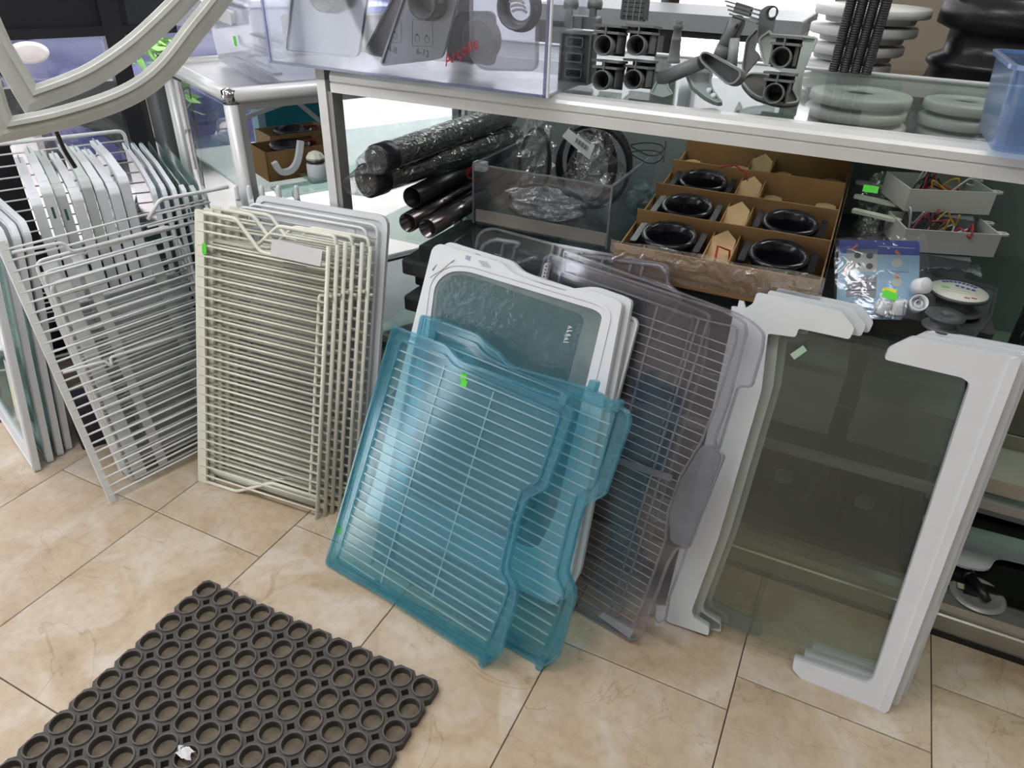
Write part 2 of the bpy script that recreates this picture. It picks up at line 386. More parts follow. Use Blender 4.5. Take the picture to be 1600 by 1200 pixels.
# street outside
PAVE = pmat('pale_pavement', (0.50, 0.44, 0.43), 0.9, var=0.08, scale=3)
w0 = np.array([wall_x(-6), -6]); w1 = np.array([wall_x(11), 11])
struct('ground', MB().prism([tuple(w0), tuple(w0 - WN[:2]*14), tuple(w1 - WN[:2]*14), tuple(w1)], GZ-.1, GZ), PAVE)
# ---------------------------------------------------------------- glazed shop front
def WP(x, y, d=WALLD): return onN(x, y, WN, d)
def wt(P): return float(P @ WD)                               # distance along the front
def wpt(t, d, z): return WD*t + WN*d + np.array([0, 0, z])
FR = thing('window_1', 'black framed glazed shop front behind the shelves', 'window'); del FR['category']; FR['kind'] = 'structure'
def wbox(t0, t1, d0, d1, z0, z1): 
    mb = MB(); P = [wpt(t, d, z) for z in (z0, z1) for t, d in ((t0, d0), (t1, d0), (t1, d1), (t0, d1))]
    return mb.add(P, [(0,1,2,3),(7,6,5,4),(4,5,1,0),(5,6,2,1),(6,7,3,2),(7,4,0,3)])
tm2a, tm2b = wt(WP(200, 200)), wt(WP(229, 200))
tm1b = wt(WP(57, 353)); tm1a = tm1b - 0.13
part('mullion', wbox(tm2a, tm2b, WALLD-0.05, WALLD, 0, 2.66), SATIN, FR)
part('mullion', wbox(tm1a, tm1b, WALLD-0.05, WALLD, 0, 2.66), SATIN, FR)
for t in (tm2b + 1.25, tm2b + 2.5, tm1a - 1.3, tm1a - 2.6): part('mullion', wbox(t, t+0.08, WALLD-0.05, WALLD, 0, 2.66), SATIN, FR)
zt0, zt1 = WP(90, 60)[2], WP(90, 44)[2]
T0, T1 = wt(np.array([wall_x(-2.2), -2.2, 0])), wt(np.array([wall_x(5.6), 5.6, 0]))
tE = wt(WP(268, 50)) + 0.02
part('transom', wbox(T0, tE, WALLD-0.05, WALLD-0.005, zt0, zt1), SATIN, FR)
part('upper_panel', wbox(T0, tE, WALLD-0.035, WALLD-0.025, zt1, 1.75), pmat('dark_tinted_panel', (0.016, 0.018, 0.024), 0.35), FR)
part('rail', wbox(T0, T1, WALLD-0.05, WALLD, 0, 0.05), SATIN, FR)
part('rail', wbox(T0, T1, WALLD-0.05, WALLD, 2.58, 2.66), SATIN, FR)
cuts = sorted([tm1a-2.6, tm1a-1.3, tm1a, tm2a, tm2b+1.25, tm2b+2.5])
for a, b in zip([T0]+cuts, cuts+[T1]): part('pane', wbox(a+0.08, b, WALLD-0.028, WALLD-0.022, 0.05, zt0 if b < tE+.2 else 2.58), GLASS, FR)
# grey sheet-metal washing machine panels standing outside against the glass
PANG = pmat('grey_sheet_metal', (0.085, 0.085, 0.083), 0.5, var=0.05)
def panel_outside(d, x0, x1, ytop, hole, label):
    a, b = wt(WP(x0, ytop, d)), wt(WP(x1, ytop, d)); z1 = WP((x0+x1)/2, ytop, d)[2]
    m = Matrix.Identity(4); O = wpt(a, d, GZ)
    for i in range(3): m[i][0] = WD[i]; m[i][1] = (0, 0, 1)[i]; m[i][2] = WN[i]; m[i][3] = O[i]
    r = thing('washing_machine_front', label, 'metal panel', m); w, h = b-a, z1-GZ
    loops = [[(0, 0), (w, 0), (w, h), (0, h)]]
    if hole: loops.append(circle(hole[0]-a, hole[1]-GZ, hole[2], 36)); 
    else:
        for qx, qy, qr in ((0.045, h-.30, .006), (0.05, h-.32, .006), (0.065, h-.345, .009), (0.105, h-.52, .007)): loops.append(circle(qx, qy, qr, 8))
    part('sheet', MB().prism(loops, -0.012, 0.0), PANG, r)
    part('folded_edge', MB().box(0, w, h-0.006, h+0.002, -0.03, 0.004), PANG, r)
    part('folded_edge', MB().box(w-0.02, w, 0, h-0.006, -0.03, 0.006), pmat('light_grey_sheet_metal', (0.16, 0.16, 0.16), 0.5), r)
    if hole:
        part('porthole_ring', MB().lathe([(hole[2]+.045, 0), (hole[2]+.035, .010), (hole[2]+.006, .004), (hole[2], -.012)], 36, (hole[0]-a, hole[1]-GZ, 0)), pmat('mid_grey_sheet_metal', (0.11, 0.11, 0.105), 0.45), r)
    else: part('pressed_rib', MB().tube([(-.02 + .25*math.sin(k*.11), h-.16-.045*k, 0.001) for k in range(14)], .004, 5), PANG, r)
    return r
DP = WALLD - 0.075
hc = WP(112, 290, DP); hr = abs(hc[2] - WP(100, 192, DP)[2])
panel_outside(DP, -190, 203, 140, (wt(hc), hc[2], hr), 'grey metal appliance panel with round porthole outside the window')
panel_outside(DP - .05, 205, 283, 131, None, 'plain grey metal appliance panel with bolt holes right of mullion')
# parked blue car, nose towards the shop
CARB = pmat('blue_car_paint', (0.02, 0.023, 0.085), 0.25, metal=0.3, spec=0.6)
DC = -6.2; tc_ = wt(WP(260, 90, DC)); O = wpt(tc_, DC, GZ); cm = Matrix.Identity(4)
for i in range(3): cm[i][0] = WD[i]; cm[i][1] = -WN[i]; cm[i][2] = (0, 0, 1)[i]; cm[i][3] = O[i]
car = thing('car', 'blue car parked outside with its headlight facing the window', 'car', cm)
secs = [(-0.0, .30, .62, .60), (.10, .20, .72, .78), (.35, .18, .86, .84), (1.25, .18, 1.0, .87), (1.95, .18, 1.02, .87), (3.6, .18, 1.02, .87), (4.1, .25, .92, .8)]
mb = MB(); vs = []
for y, z0, z1, w in secs: vs += [(-w, y, z0+.08), (-w*.93, y, z0), (w*.93, y, z0), (w, y, z0+.08), (w, y, (z0+z1)/2), (w*.96, y, z1-.10), (w*.8, y, z1), (-w*.8, y, z1), (-w*.96, y, z1-.10), (-w, y, (z0+z1)/2)]
fs = [(i*10+k, i*10+(k+1) % 10, (i+1)*10+(k+1) % 10, (i+1)*10+k) for i in range(len(secs)-1) for k in range(10)] + [tuple(range(10))[::-1], tuple(range(60, 70))]
mb.add(vs, fs, True); part('body', mb, CARB, car)
mb = MB(); vs = []
for y, z, w in ((1.15, .98, .80), (1.75, 1.45, .62), (3.0, 1.47, .62), (3.7, 1.0, .78)): vs += [(-w, y, z), (w, y, z)]
mb.add(vs, [(0,1,3,2),(2,3,5,4),(4,5,7,6)], False); mb.add([(s*w, y, z) for s in (-1, 1) for y, z, w in ((1.15, .98, .8), (1.75, 1.45, .62), (3.0, 1.47, .62), (3.7, 1.0, .78))], [(0,1,2,3),(7,6,5,4)])
part('cabin', mb, pmat('dark_car_glass', (0.02, 0.02, 0.03), 0.1), car)
for sx in (-1, 1):
    hx = sx*abs(wt(WP(47, 84, DC)) - tc_)
    part('headlight', MB().lathe([(.10, 0.0), (.096, .03), (.07, .05), (.001, .058)], 24).xf(Matrix.Translation((hx, .06, float(WP(47, 84, DC)[2])-GZ)) @ Matrix.Rotation(PI/2+.1, 4, 'X') @ Matrix.Diagonal((1.25, .72, .6, 1))), pmat('headlight_lens', (0.42, 0.38, 0.37), 0.12), car)
    for y in (.8, 3.3): part('wheel', MB().lathe([(.08, -.1), (.20, -.09), (.31, -.10), (.32, 0), (.31, .10), (.2, .09), (.08, .1)], 24, (sx*.8, y, .32), (1, 0, 0), cap0=True, cap1=True), BLACK, car)
part('bumper', MB().prism(rrect(-.72, .72, .22, .40, .05), -.03, .04).xf(Matrix.Rotation(PI/2, 4, 'X')), CARB, car)
# shrub by the pavement
sb = WP(247, 95, -4.2); zb0, zb1 = WP(247, 135, -4.2)[2] - GZ, WP(247, 62, -4.2)[2] - GZ; sb[2] = GZ
sh = thing('shrub', 'bright green leafy shrub outside in front of the blue car', 'shrub', sb)
LEAF = pmat('bright_green_leaf', (0.18, 0.42, 0.06), 0.5, var=0.35, scale=30)
part('stem', MB().tube([(0, 0, 0), (.01, .01, .25), (-.02, .02, zb1-.05)], [.012, .01, .006], 6).tube([(0, 0, .2), (.08, .05, .4), (.12, .06, zb1-.15)], .005, 5), pmat('bark', (.1, .07, .04), .9), sh)
mb = MB()
for k in range(120):
    t = random.uniform(0, 2*PI); rr = random.uniform(.0, .17); z = random.uniform(zb0-.15, zb1); c = np.array([rr*math.cos(t), rr*math.sin(t), z]); d = unit([random.uniform(-1, 1), random.uniform(-1, 1), random.uniform(-.5, .8)]); e = unit(np.cross(d, [random.uniform(-1, 1), .3, .6])); l = random.uniform(.04, .065); n_ = np.cross(d, e)*.006
    mb.add([c-d*l, c+e*l*.5+n_, c+d*l, c-e*l*.5+n_], [(0, 1, 2), (0, 2, 3)])
f_ = part('foliage', mb, LEAF, sh); f_['kind'] = 'stuff'

# house across the street
bl0 = wpt(0, -10.5, GZ); bmx = Matrix.Identity(4)
for i in range(3): bmx[i][0] = WD[i]; bmx[i][1] = (0, 0, 1)[i]; bmx[i][2] = WN[i]; bmx[i][3] = bl0[i]
hs = thing('house', 'pale house front across the street beyond the shop window', 'building', bmx)
wins = [(x, x+1.0, z, z+1.4) for x in (-8, -5.5, -3, -.5, 2, 4.5, 7, 9.5, 12) for z in (1.0, 3.8)]
part('facade', MB().prism([[(-11, 0), (16, 0), (16, 6.2), (-11, 6.2)]] + [rrect(*w, .01, 1) for w in wins], -.25, 0), pmat('pale_render', (.55, .53, .55), .9), hs)
for w in wins: wn_ = part('window', MB().box(*w, -.14, -.12), pmat('dark_car_glass', (0.02, 0.02, 0.03), 0.1), hs); part('window_bar', MB().box((w[0]+w[1])/2-.03, (w[0]+w[1])/2+.03, w[2], w[3], -.12, -.08), WHITE, wn_)
part('roof', MB().prism([(-11.3, 6.2), (16.3, 6.2), (15.5, 7.6), (-10.5, 7.6)], -3, .3), pmat('brown_roof', (.2, .11, .08), .9), hs)

# ---------------------------------------------------------------- main display counter
CF, CB, CL, CR = 1.38, 2.12, -1.165, 1.62
ct = thing('display_counter', 'long glass display counter with silver aluminium frame and white beam', 'counter', (CL, CF, 0))
def cbox(n, *b, mat=ALU, par=None): return part(n, MB().box(*b), mat, par or ct, world=True)
bm = MB(); prof = [(0, 0), (0, .020), (.003, .0215), (.003, .0225), (0, .024), (0, .036), (.004, .042), (.013, .049), (.04, .049), (.04, 0)]
bm.add([(x, CF+p[0], .984+p[1]) for x in (CL+.038, CR) for p in prof], [(k, (k+1) % 10, 10+(k+1) % 10, 10+k)[::-1] for k in range(10)] + [tuple(range(10)), tuple(range(10, 20))[::-1]])
part('front_beam', bm, ALU, ct, world=True)
cbox('rear_beam', CL+.038, CR, CB-.03, CB, .99, 1.033)
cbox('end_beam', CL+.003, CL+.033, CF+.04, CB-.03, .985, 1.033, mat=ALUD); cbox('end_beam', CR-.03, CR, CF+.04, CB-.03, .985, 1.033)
for y0 in (CF, CB-.04):
    for x0 in (CL, CR-.038): 
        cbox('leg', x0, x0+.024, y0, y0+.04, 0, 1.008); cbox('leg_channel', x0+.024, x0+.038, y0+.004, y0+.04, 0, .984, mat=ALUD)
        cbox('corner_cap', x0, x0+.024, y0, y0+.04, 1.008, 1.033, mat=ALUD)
cbox('top_glass', CL+.038, CR-.038, CF+.04, CB-.03, 1.022, 1.030, mat=cmat('counter_top_glass', (0.92, 0.955, 0.94), 0.05, (.42, .48, .46), 0.05, 0.08, fres=.3))
SH = 0.645
SHG = cmat('shelf_glass', (0.80, 0.88, 0.85), 0.05, (.3, .4, .38), 0.03, 0.08)
cbox('upper_shelf', CL+.04, CR-.04, CF+.055, CB-.02, SH-.008, SH, mat=SHG)
cbox('lower_shelf', CL+.04, CR-.04, CF+.09, CB-.02, .335, .343, mat=SHG)
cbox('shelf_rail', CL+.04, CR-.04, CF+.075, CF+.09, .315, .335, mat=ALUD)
cbox('back_panel', CL+.038, CR-.038, CB-.012, CB-.006, .10, .985, mat=pmat('grey_back_panel', (0.24, 0.28, 0.27), .45))
cbox('end_glass', CL+.015, CL+.021, CF+.04, CB-.04, .10, .985, mat=cmat('green_end_glass', (0.93, 0.97, 0.96), 0.03, (.5, .62, .6), 0.04, 0.08))
bm = MB(); prof = [(0, .014), (0, .058), (.006, .062), (.006, .068), (.0, .071), (.0, .076), (.004, .092), (.03, .097), (.05, .097), (.05, .014)]
bm.add([(x, CF+.008+p[0], p[1]) for x in (CL+.038, CR) for p in prof], [(k, (k+1) % 10, 10+(k+1) % 10, 10+k)[::-1] for k in range(10)] + [tuple(range(10)), tuple(range(10, 20))[::-1]])
part('base_rail', bm, pmat('dull_aluminium', (.42, .42, .40), .35, metal=.7), ct, world=True)
cbox('base_seal', CL+.038, CR, CF+.004, CF+.05, 0.0, .014, mat=BLACK)
cbox('base_board', CL+.038, CR-.038, CF+.058, CB, .08, .09, mat=pmat('dark_base_board', (.05, .05, .048), .5))

# ---------------------------------------------------------------- round-tube counter by the shop front
zL = 0.92
LF, LB = onZ(358, 150, zL), onZ(293, 100, zL)
lc = thing('display_case', 'low display case of round aluminium tube beside the window', 'counter', (LF[0], LF[1], 0))
ldp = WN * float((LB-LF) @ WN); LN = 1.15; rT = .020
E0, E1 = LF, LF + ldp; G0, G1 = LF + WD*LN, LF + WD*LN + ldp
def up(P, z): return np.array([P[0], P[1], z])
for a, b in ((E0, G0), (E1, G1), (E0, E1), (G0, G1)): part('top_rail', MB().tube([up(a, zL), up(b, zL)], rT, 12), ALU, lc, world=True)
for a in (E0, E1, G0, G1):
    part('post', MB().tube([up(a, 0), up(a, zL-.02)], rT*.95, 12), ALU, lc, world=True)
    part('corner_joint', MB().lathe([(0.001, -.02), (.019, -.018), (.021, 0), (.019, .015), (.001, .021)], 14, up(a, zL)), pmat('chrome', (.5, .5, .52), .12, metal=1.0), lc, world=True)
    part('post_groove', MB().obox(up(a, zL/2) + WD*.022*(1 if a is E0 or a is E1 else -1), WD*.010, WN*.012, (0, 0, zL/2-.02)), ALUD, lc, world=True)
def slab(mb, z0, z1, ins=.012):
    q = [E0 + WD*ins - WN*ins, G0 - WD*ins - WN*ins, G1 - WD*ins + WN*ins, E1 + WD*ins + WN*ins]
    return mb.prism([(p[0], p[1]) for p in q], z0, z1)
part('top_board', slab(MB(), zL-.004, zL+.004), cmat('frosted_top', (.85, .85, .87), .6, (.68, .67, .66), .3, .05), lc, world=True)
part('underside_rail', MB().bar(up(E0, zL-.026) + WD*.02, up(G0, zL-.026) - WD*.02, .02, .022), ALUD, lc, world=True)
LSH = 0.66
part('shelf', slab(MB(), LSH-.008, LSH), cmat('pale_shelf_glass', (.8, .88, .86), .2, (.5, .56, .55), .05, .07), lc, world=True)
part('base_board', slab(MB(), .08, .10), pmat('grey_board', (.3, .3, .3), .6), lc, world=True)
part('end_glass', MB().obox(up((E0+E1)/2, (zL)/2+.03), WD*.003, WN*float(np.linalg.norm(E1-E0)/2-.02), (0, 0, zL/2-.06)), GLASS, lc, world=True)
# ================================================================ rubber mat
RUB = pmat('black_rubber', (0.060, 0.055, 0.050), 0.6, var=0.3, scale=25, bump=0.15, bscale=90)
DIRT = pmat('dusty_rubber', (0.15, 0.12, 0.085), 0.9, var=0.35, scale=40)
RIMD = pmat('worn_rubber_rim', (0.11, 0.098, 0.088), 0.65, var=0.3, scale=40)
q0, q1, q2 = onZ(322, 921, .02), onZ(661, 1073, .02), onZ(57, 1168, .02)
mu = unit(q1-q0); pit = float(np.linalg.norm(q1-q0)/11); mv = unit(np.cross((0, 0, 1), mu)) * -1
if (q2-q0) @ mv < 0: mv = -mv
mm = Matrix.Identity(4)
for i in range(3): mm[i][0] = mu[i]; mm[i][1] = mv[i]; mm[i][2] = (0, 0, 1)[i]; mm[i][3] = q0[i] * (i < 2)
mat_ = thing('rubber_mat', 'black rubber ring mat of octagonal cups lying on the tiles', 'door mat', mm)
cb = MB(); R8 = pit*.5/math.cos(PI/8); hM = .022
def oct_(r, z): return [(r*math.cos(PI/8+k*PI/4), r*math.sin(PI/8+k*PI/4), z) for k in range(8)]
def cir(r, z, n=16): return [(r*math.cos(PI/8+k*2*PI/n), r*math.sin(PI/8+k*2*PI/n), z) for k in range(n)]
hp = pit*.5; ck = pit*.185
def oct_(z): return [(hp, -hp+ck, z), (hp, hp-ck, z), (hp-ck, hp, z), (-hp+ck, hp, z), (-hp, hp-ck, z), (-hp, -hp+ck, z), (-hp+ck, -hp, z), (hp-ck, -hp, z)]
lo, to = oct_(0), oct_(hM-.004)
def cir(r, z, n=16): return [(r*math.cos(-PI/4+(k+1.2)*2*PI/n), r*math.sin(-PI/4+(k+1.2)*2*PI/n), z) for k in range(n)]
cb.add(lo+to, [(k, (k+1) % 8, 8+(k+1) % 8, 8+k) for k in range(8)])
# octagon shoulder, then the raised round rim, the cup wall and the dusty bottom
a8 = [p for k in range(8) for p in (to[k], tuple((np.array(to[k])+np.array(to[(k+1) % 8]))/2))]
rings = [a8, cir(hp*.93, hM-.004), cir(hp*.90, hM), cir(hp*.80, hM), cir(hp*.76, hM-.002), cir(hp*.70, .007)]
for i in range(len(rings)-1):
    cb.cur = 2 if i in (1, 2) else 0
    cb.add(rings[i]+rings[i+1], [(k, (k+1) % 16, 16+(k+1) % 16, 16+k) for k in range(16)], i > 2)
cb.cur = 1; cb.add(rings[-1], [tuple(range(16))])
cupm = cb.mesh('cup', [RUB, DIRT, RIMD])
NR = 17
for j in range(NR):
    for i in range(12):
        p = part('cup', cupm, None, mat_, loc=(i*pit, j*pit, 0)); p.rotation_euler.z = random.choice((0, PI/2, PI))
        
wb = single('paper_scrap', MB().grid(lambda s, t: (.03*(s-.5)+.006*math.sin(7*t), .02*(t-.5), .024+.004*math.sin(9*s+4*t)), 5, 4), PAPER, 'small torn white paper scrap lying on the rubber mat', 'paper', Matrix.Translation(Vector(onZ(293, 1187, .0))))

# ================================================================ leaning refrigerator shelves
def copies(name, me, parent, locs):
    for l in locs: part(name, me, None, parent, loc=l)

# ---- cream wire shelves, seven in one stack
cp = lean_plane((315, 752), (500, 812), 15)
def wire_shelf(name, label, m, w, h, nw, mat, raised, dip=.055, barw=.028, group=None, r=.0031, inner=True, rr=.0048):
    """wire shelf standing on end: flat bar on the left, rods on the right, cross wires; one corner raised at the top, one at the foot"""
    t = thing(name, label, 'wire shelf', m, group)
    part('flat_bar', MB().prism(rrect(-barw*.3, barw*.7, .0, h, .004, 2), -.003, .004), mat, t)
    part('side_rod', MB().tube([(w, -.004, 0), (w, h-dip*.55, 0)], rr*1.1, 8), mat, t)
    if inner: part('support_rod', MB().tube(roundpath([(w+.012, h*.80, -.006), (w-.022, h*.80, -.004), (w-.026, h*.07, -.004), (w, h*.07, -.006)], .01), rr*.9, 8), mat, t)
    if raised == 'l': top = [(0, h-.006, 0), (w*.30, h-.006, 0), (w*.50, h-dip-.02, 0), (w, h-dip-.02, 0)]
    else: top = [(0, h-dip-.02, 0), (w*.38, h-dip-.02, 0), (w*.56, h-.012, 0), (w-.006, h-.012, 0), (w, h-dip, 0)]
    part('top_rod', MB().tube(roundpath(top, .012), rr, 8), mat, t)
    part('foot_rod', MB().tube(roundpath([(0, .004, 0), (w*.32, .004, 0), (w*.62, .062, 0), (w, .062, 0)] if raised == 'l' else [(0, .03, 0), (w, .03, 0)], .012), rr, 8), mat, t)
    wm = MB().tube([(0, 0, 0), (w, 0, 0)], r, 6).mesh('wire', mat)
    n0 = .024; dv = (h - dip - .03 - n0) / (nw-1)
    copies('wire', wm, t, [(0, n0 + dv*k, .002) for k in range(nw)])
    if raised == 'l':
        for k, v in enumerate((h-dip+.005, h-.028)): part('short_wire', MB().tube([(0, v, .002), (w*(.42-.08*k), v, .002)], r, 6), mat, t)
    else:
        for k, v in enumerate((h-dip+.005, h-.032)): part('short_wire', MB().tube([(w*(.45+.05*k), v, .002), (w, v, .002)], r, 6), mat, t)
    return t
CG = 'cream wire shelves stacked on end'
stk = []
names = ['frontmost cream wire shelf of the stack, with white paper tag', 'second cream wire shelf behind the tagged one, raised top corner on right', 'third cream wire shelf from the front of the cream stack',
         'fourth cream wire shelf from the front of the cream stack', 'fifth cream wire shelf from the front of the cream stack', 'rearmost cream wire shelf of the cream stack']
wl = wire_shelf('wire_shelf', names[0], cp.mat(), .375, .735, 25, CREAM, 'l', group=CG)
wr_ = wire_shelf('wire_shelf', names[1], cp.mat(.013, .004, -.0156), .375, .735, 25, CREAM, 'r', group=CG)
dup(wl, cp.mat(.024, .010, -.0312), names[2]); dup(wr_, cp.mat(.036, .004, -.0468), names[3]); dup(wl, cp.mat(.050, .012, -.0624), names[4]); dup(wr_, cp.mat(.062, .004, -.078), names[5])
tg = MB().prism(cp.uvs(crop(290, 300, 2.3088)((318, 168), (500, 208), (492, 268), (312, 228))), .006, .0068)
part('paper_tag', tg, PAPER, wl); 
for (x, y) in ((322, 388), ):
    u, v = cp.uv(x, y); part('price_label', MB().box(u-.007, u+.006, v-.014, v+.012, .005, .006), GREEN, wl)
u, v = cp.uv(400, 385)
for k in range(2): part('lettering', MB().box(u+.085, u+.15, v-.024-.012*k, v-.022-.012*k, .0068, .0070), DARKINK, wl)

# ---- white wire shelves and panels behind the cream stack
def rack(name, label, m, w, h, nw, mat, group=None, r=.0026, rr=.004, edge=None, cat='wire shelf', vert=()):
    """rectangular wire rack: a rounded border rod with cross wires"""
    t = thing(name, label, cat, m, group)
    part('border_rod', MB().tube([(x, y, 0) for x, y in rrect(0, w, 0, h, .022)], rr, 8, closed=True), mat, t)
    wm = MB().tube([(0, 0, 0), (w, 0, 0)], r, 6).mesh('wire', mat)
    copies('wire', wm, t, [(0, .03 + (h-.06)*k/(nw-1), rr*.7) for k in range(nw)])
    for x, ww in vert: part('cross_bar', MB().box(x-ww/2, x+ww/2, .004, h-.004, -.006, -.002), mat, t)
    return t
a = cp.uv(560, 322); b = cp.uv(600, 335)
cq = cp
for k_, (xr, yr, n_, hh, lab_, vt) in enumerate(((575, 338, -.0955, .745, 'white wire rack with rounded corner just behind the cream stack', ((.33, .02),)), (592, 332, -.110, .755, 'second white wire rack behind the cream stack, next to white tray', ()))):
    u_ = cq.uv(xr, yr, n_)[0]; rack('wire_rack', lab_, cq.mat(u_-.375, 0, n_), .375, hh, 26-2*k_, WWIRE, vert=vt)
u_ = cq.uv(609, 340, -.127)[0]
wp = thing('shelf_tray', 'plain white plastic shelf rearmost behind the cream wire stack', 'refrigerator shelf', cq.mat(u_-.385, 0, -.127))
part('plate', MB().prism(rrect(0, .385, 0, .78, .03), -.004, .004), WHITE, wp)
part('rim', MB().prism([rrect(0, .385, 0, .78, .03), rrect(.014, .371, .014, .766, .02)], .004, .008), WHITE, wp)

# ---- large white wire shelf at the left
bp = lean_plane((175, 785), (312, 715), 12)
t = thing('wire_shelf', 'large white wire shelf leaning at left with long flat side bar', 'wire shelf', bp.mat())
w, h = .50, .70
bl = bp.uv(175, 785); tl = bp.uv(3, 392)
part('flat_bar', MB().prism([(-.006, 0), (.010, 0), (tl[0]+.012, h), (tl[0]-.006, h)], -.003, .005), WWIRE, t)
part('side_rod', MB().tube([(w, .0, 0), (w, h+.06, 0)], .004, 8), WWIRE, t)
nW = 27
wm = MB().tube([(0, 0, 0), (w, 0, 0)], .0028, 6).mesh('wire', WWIRE)
copies('wire', wm, t, [(0, .022 + k*.0253, .003) for k in range(nW)])
c2 = crop(0, 180, 3.75); c3 = crop(0, 400, 3.0)
def path3(pl, pts, n=0.0): return [(*pl.uv(x, y), n) for x, y in pts]
part('top_hook', MB().tube(roundpath(path3(bp, c2((65, 805), (360, 745), (415, 800), (860, 690), (1140, 625)), .006), .01), .0042, 8), WWIRE, t)
part('raised_rod', MB().tube(roundpath(path3(bp, c2((860, 610), (930, 495), (1230, 440), (1330, 420)), .006), .012), .005, 8), WWIRE, t)
part('mid_hook', MB().tube(roundpath(path3(bp, c3((290, 545), (485, 492), (520, 515), (512, 475), (700, 415), (915, 345)), .006), .006), .0042, 8), WWIRE, t)
part('short_wire', MB().tube(path3(bp, c2((870, 590), (1225, 510)), .004), .0028, 6), WWIRE, t)
part('short_wire', MB().tube(path3(bp, c2((860, 655), (1140, 585)), .004), .0028, 6), WWIRE, t)
# ---- smaller white racks behind it
RG = 'white racks behind the large wire shelf'
lab = ['white rack with two flat cream strips behind the large wire shelf', 'second white rack behind the large wire shelf, slightly higher', 'third white rack behind the large wire shelf', 'rearmost white rack behind the large wire shelf']
for k in range(3):
    n = -.035 - .019*k; u0, v0 = bp.uv(205-6*k, 752-6*k, n); 
    v0 = max(v0, .003)
    rr_ = rack('wire_rack', lab[k], bp.mat(u0, v0-.0, n), .35, .56+.02*k, 22 - 2*k, WWIRE, RG, vert=((.030, .034), (.095, .026)) if k % 2 == 0 else ((.020, .030), (.27, .03)))

n = -.100; u0, v0 = bp.uv(190, 745, n)
t = thing('shelf_tray', 'flat white plastic tray behind the white racks at left', 'refrigerator shelf', bp.mat(u0, .002, n)); o_ = rrect(0, .34, 0, .50, .03)
part('plate', MB().prism(o_, -.003, .003), COOLWHITE, t); part('rim', MB().prism([o_, offset(o_, .008)], .003, .012), WHITE, t)
for k in range(8): part('rib', MB().box(.03, .31, .05+.054*k, .056+.054*k, .003, .007), WHITE, t)
# ================================================================ turquoise shelves
BLUE = cmat('turquoise_clear_plastic', (0.72, 0.92, 0.96), 0.17, (0.34, 0.67, 0.78), 0.10, 0.06)
BLUEE = cmat('turquoise_plastic_edge', (0.60, 0.87, 0.92), 0.35, (0.20, 0.55, 0.68), 0.12, 0.10)
BLUER = cmat('turquoise_plastic_rib', (0.80, 0.95, 0.98), 0.60, (0.62, 0.86, 0.94), 0.15, 0.12)
c6 = crop(500, 480, 2.106)
def blue_shelf(pl, out_px, in_px, ups, pegs, labels, label, nr=26):
    bo = roundpoly(pl.uvs(out_px), .012, 3); bi = roundpoly(pl.uvs(in_px), .010, 3)
    t = thing('refrigerator_shelf', label, 'refrigerator shelf', pl.mat(), 'turquoise shelves')
    part('plate', MB().prism(bo, 0, .003), BLUE, t)
    part('outer_rim', MB().prism([bo, offset(bo, .004)], .003, .016), BLUEE, t)
    part('inner_ledge', MB().prism([bi, offset(bi, .005)], .003, .010), BLUEE, t)
    part('raised_step', MB().prism([offset(bo, .008), offset(bi, -.004)], .003, .006), BLUE, t)
    vmin, vmax = min(p[1] for p in bi), max(p[1] for p in bi); lp = offset(bi, .005)
    for k in range(nr):
        v = vmin + .012 + (vmax-vmin-.02)*k/(nr-1); x_ = crossings(lp, v)
        if len(x_) >= 2: part('rib', MB().box(x_[0], x_[-1], v-.0016, v+.0016, .003, .0058), BLUER, t)
    for A, B in ups: part('upright_rib', MB().bar((*pl.uv(*A), .004), (*pl.uv(*B), .004), .0022, .003), BLUER, t)
    for x, y in pegs: u, v = pl.uv(x, y); part('hinge_peg', MB().prism(rrect(u-.008, u+.008, v-.010, v+.014, .004, 2), -.002, .018), BLUEE, t)
    for x, y, q in labels: u, v = pl.uv(x, y); part('price_label', MB().box(u-.008, u+.008, v-.008, v+.008, -.001 if not q else .0034, .0042), GREEN, t)
    return t
b1 = lean_plane((515, 878), (755, 1035), 28)
blue_shelf(b1, c6((252, 60), (428, 127), (468, 176), (805, 300), (846, 345), (752, 600), (690, 628), (662, 700), (626, 860), (660, 915), (654, 965), (602, 1138), (570, 1163), (525, 1143), (248, 962), (195, 932), (30, 842)),
    c6((272, 104), (420, 158), (446, 192), (800, 350), (726, 576), (670, 602), (642, 690), (602, 862), (630, 918), (618, 960), (552, 1122), (208, 915), (58, 832)),
    (c6((415, 190), (205, 905)), c6((575, 278), (372, 955))), c6((810, 308), (548, 1160)),
    [(*c6((476, 229))[0], 1), (*c6((476, 252))[0], 1), (*c6((65, 733))[0], 0)], 'front turquoise clear plastic shelf leaning with green price labels')
b2 = lean_plane((575, 866), (850, 1040), 24)
blue_shelf(b2, c6((345, 22), (535, 92), (562, 126), (600, 150), (628, 188), (900, 265), (1018, 338), (1032, 370), (945, 620), (882, 645), (862, 700), (822, 870), (850, 925), (846, 962), (790, 1150), (745, 1176), (700, 1150), (560, 1070), (180, 850)),
    c6((385, 70), (520, 118), (545, 150), (590, 178), (980, 345), (908, 590), (850, 622), (828, 700), (785, 880), (812, 935), (800, 985), (742, 1138), (240, 850)),
    (), c6((905, 262), (985, 325), (735, 1170)), [], 'turquoise clear plastic shelf standing behind the front turquoise one', 25)

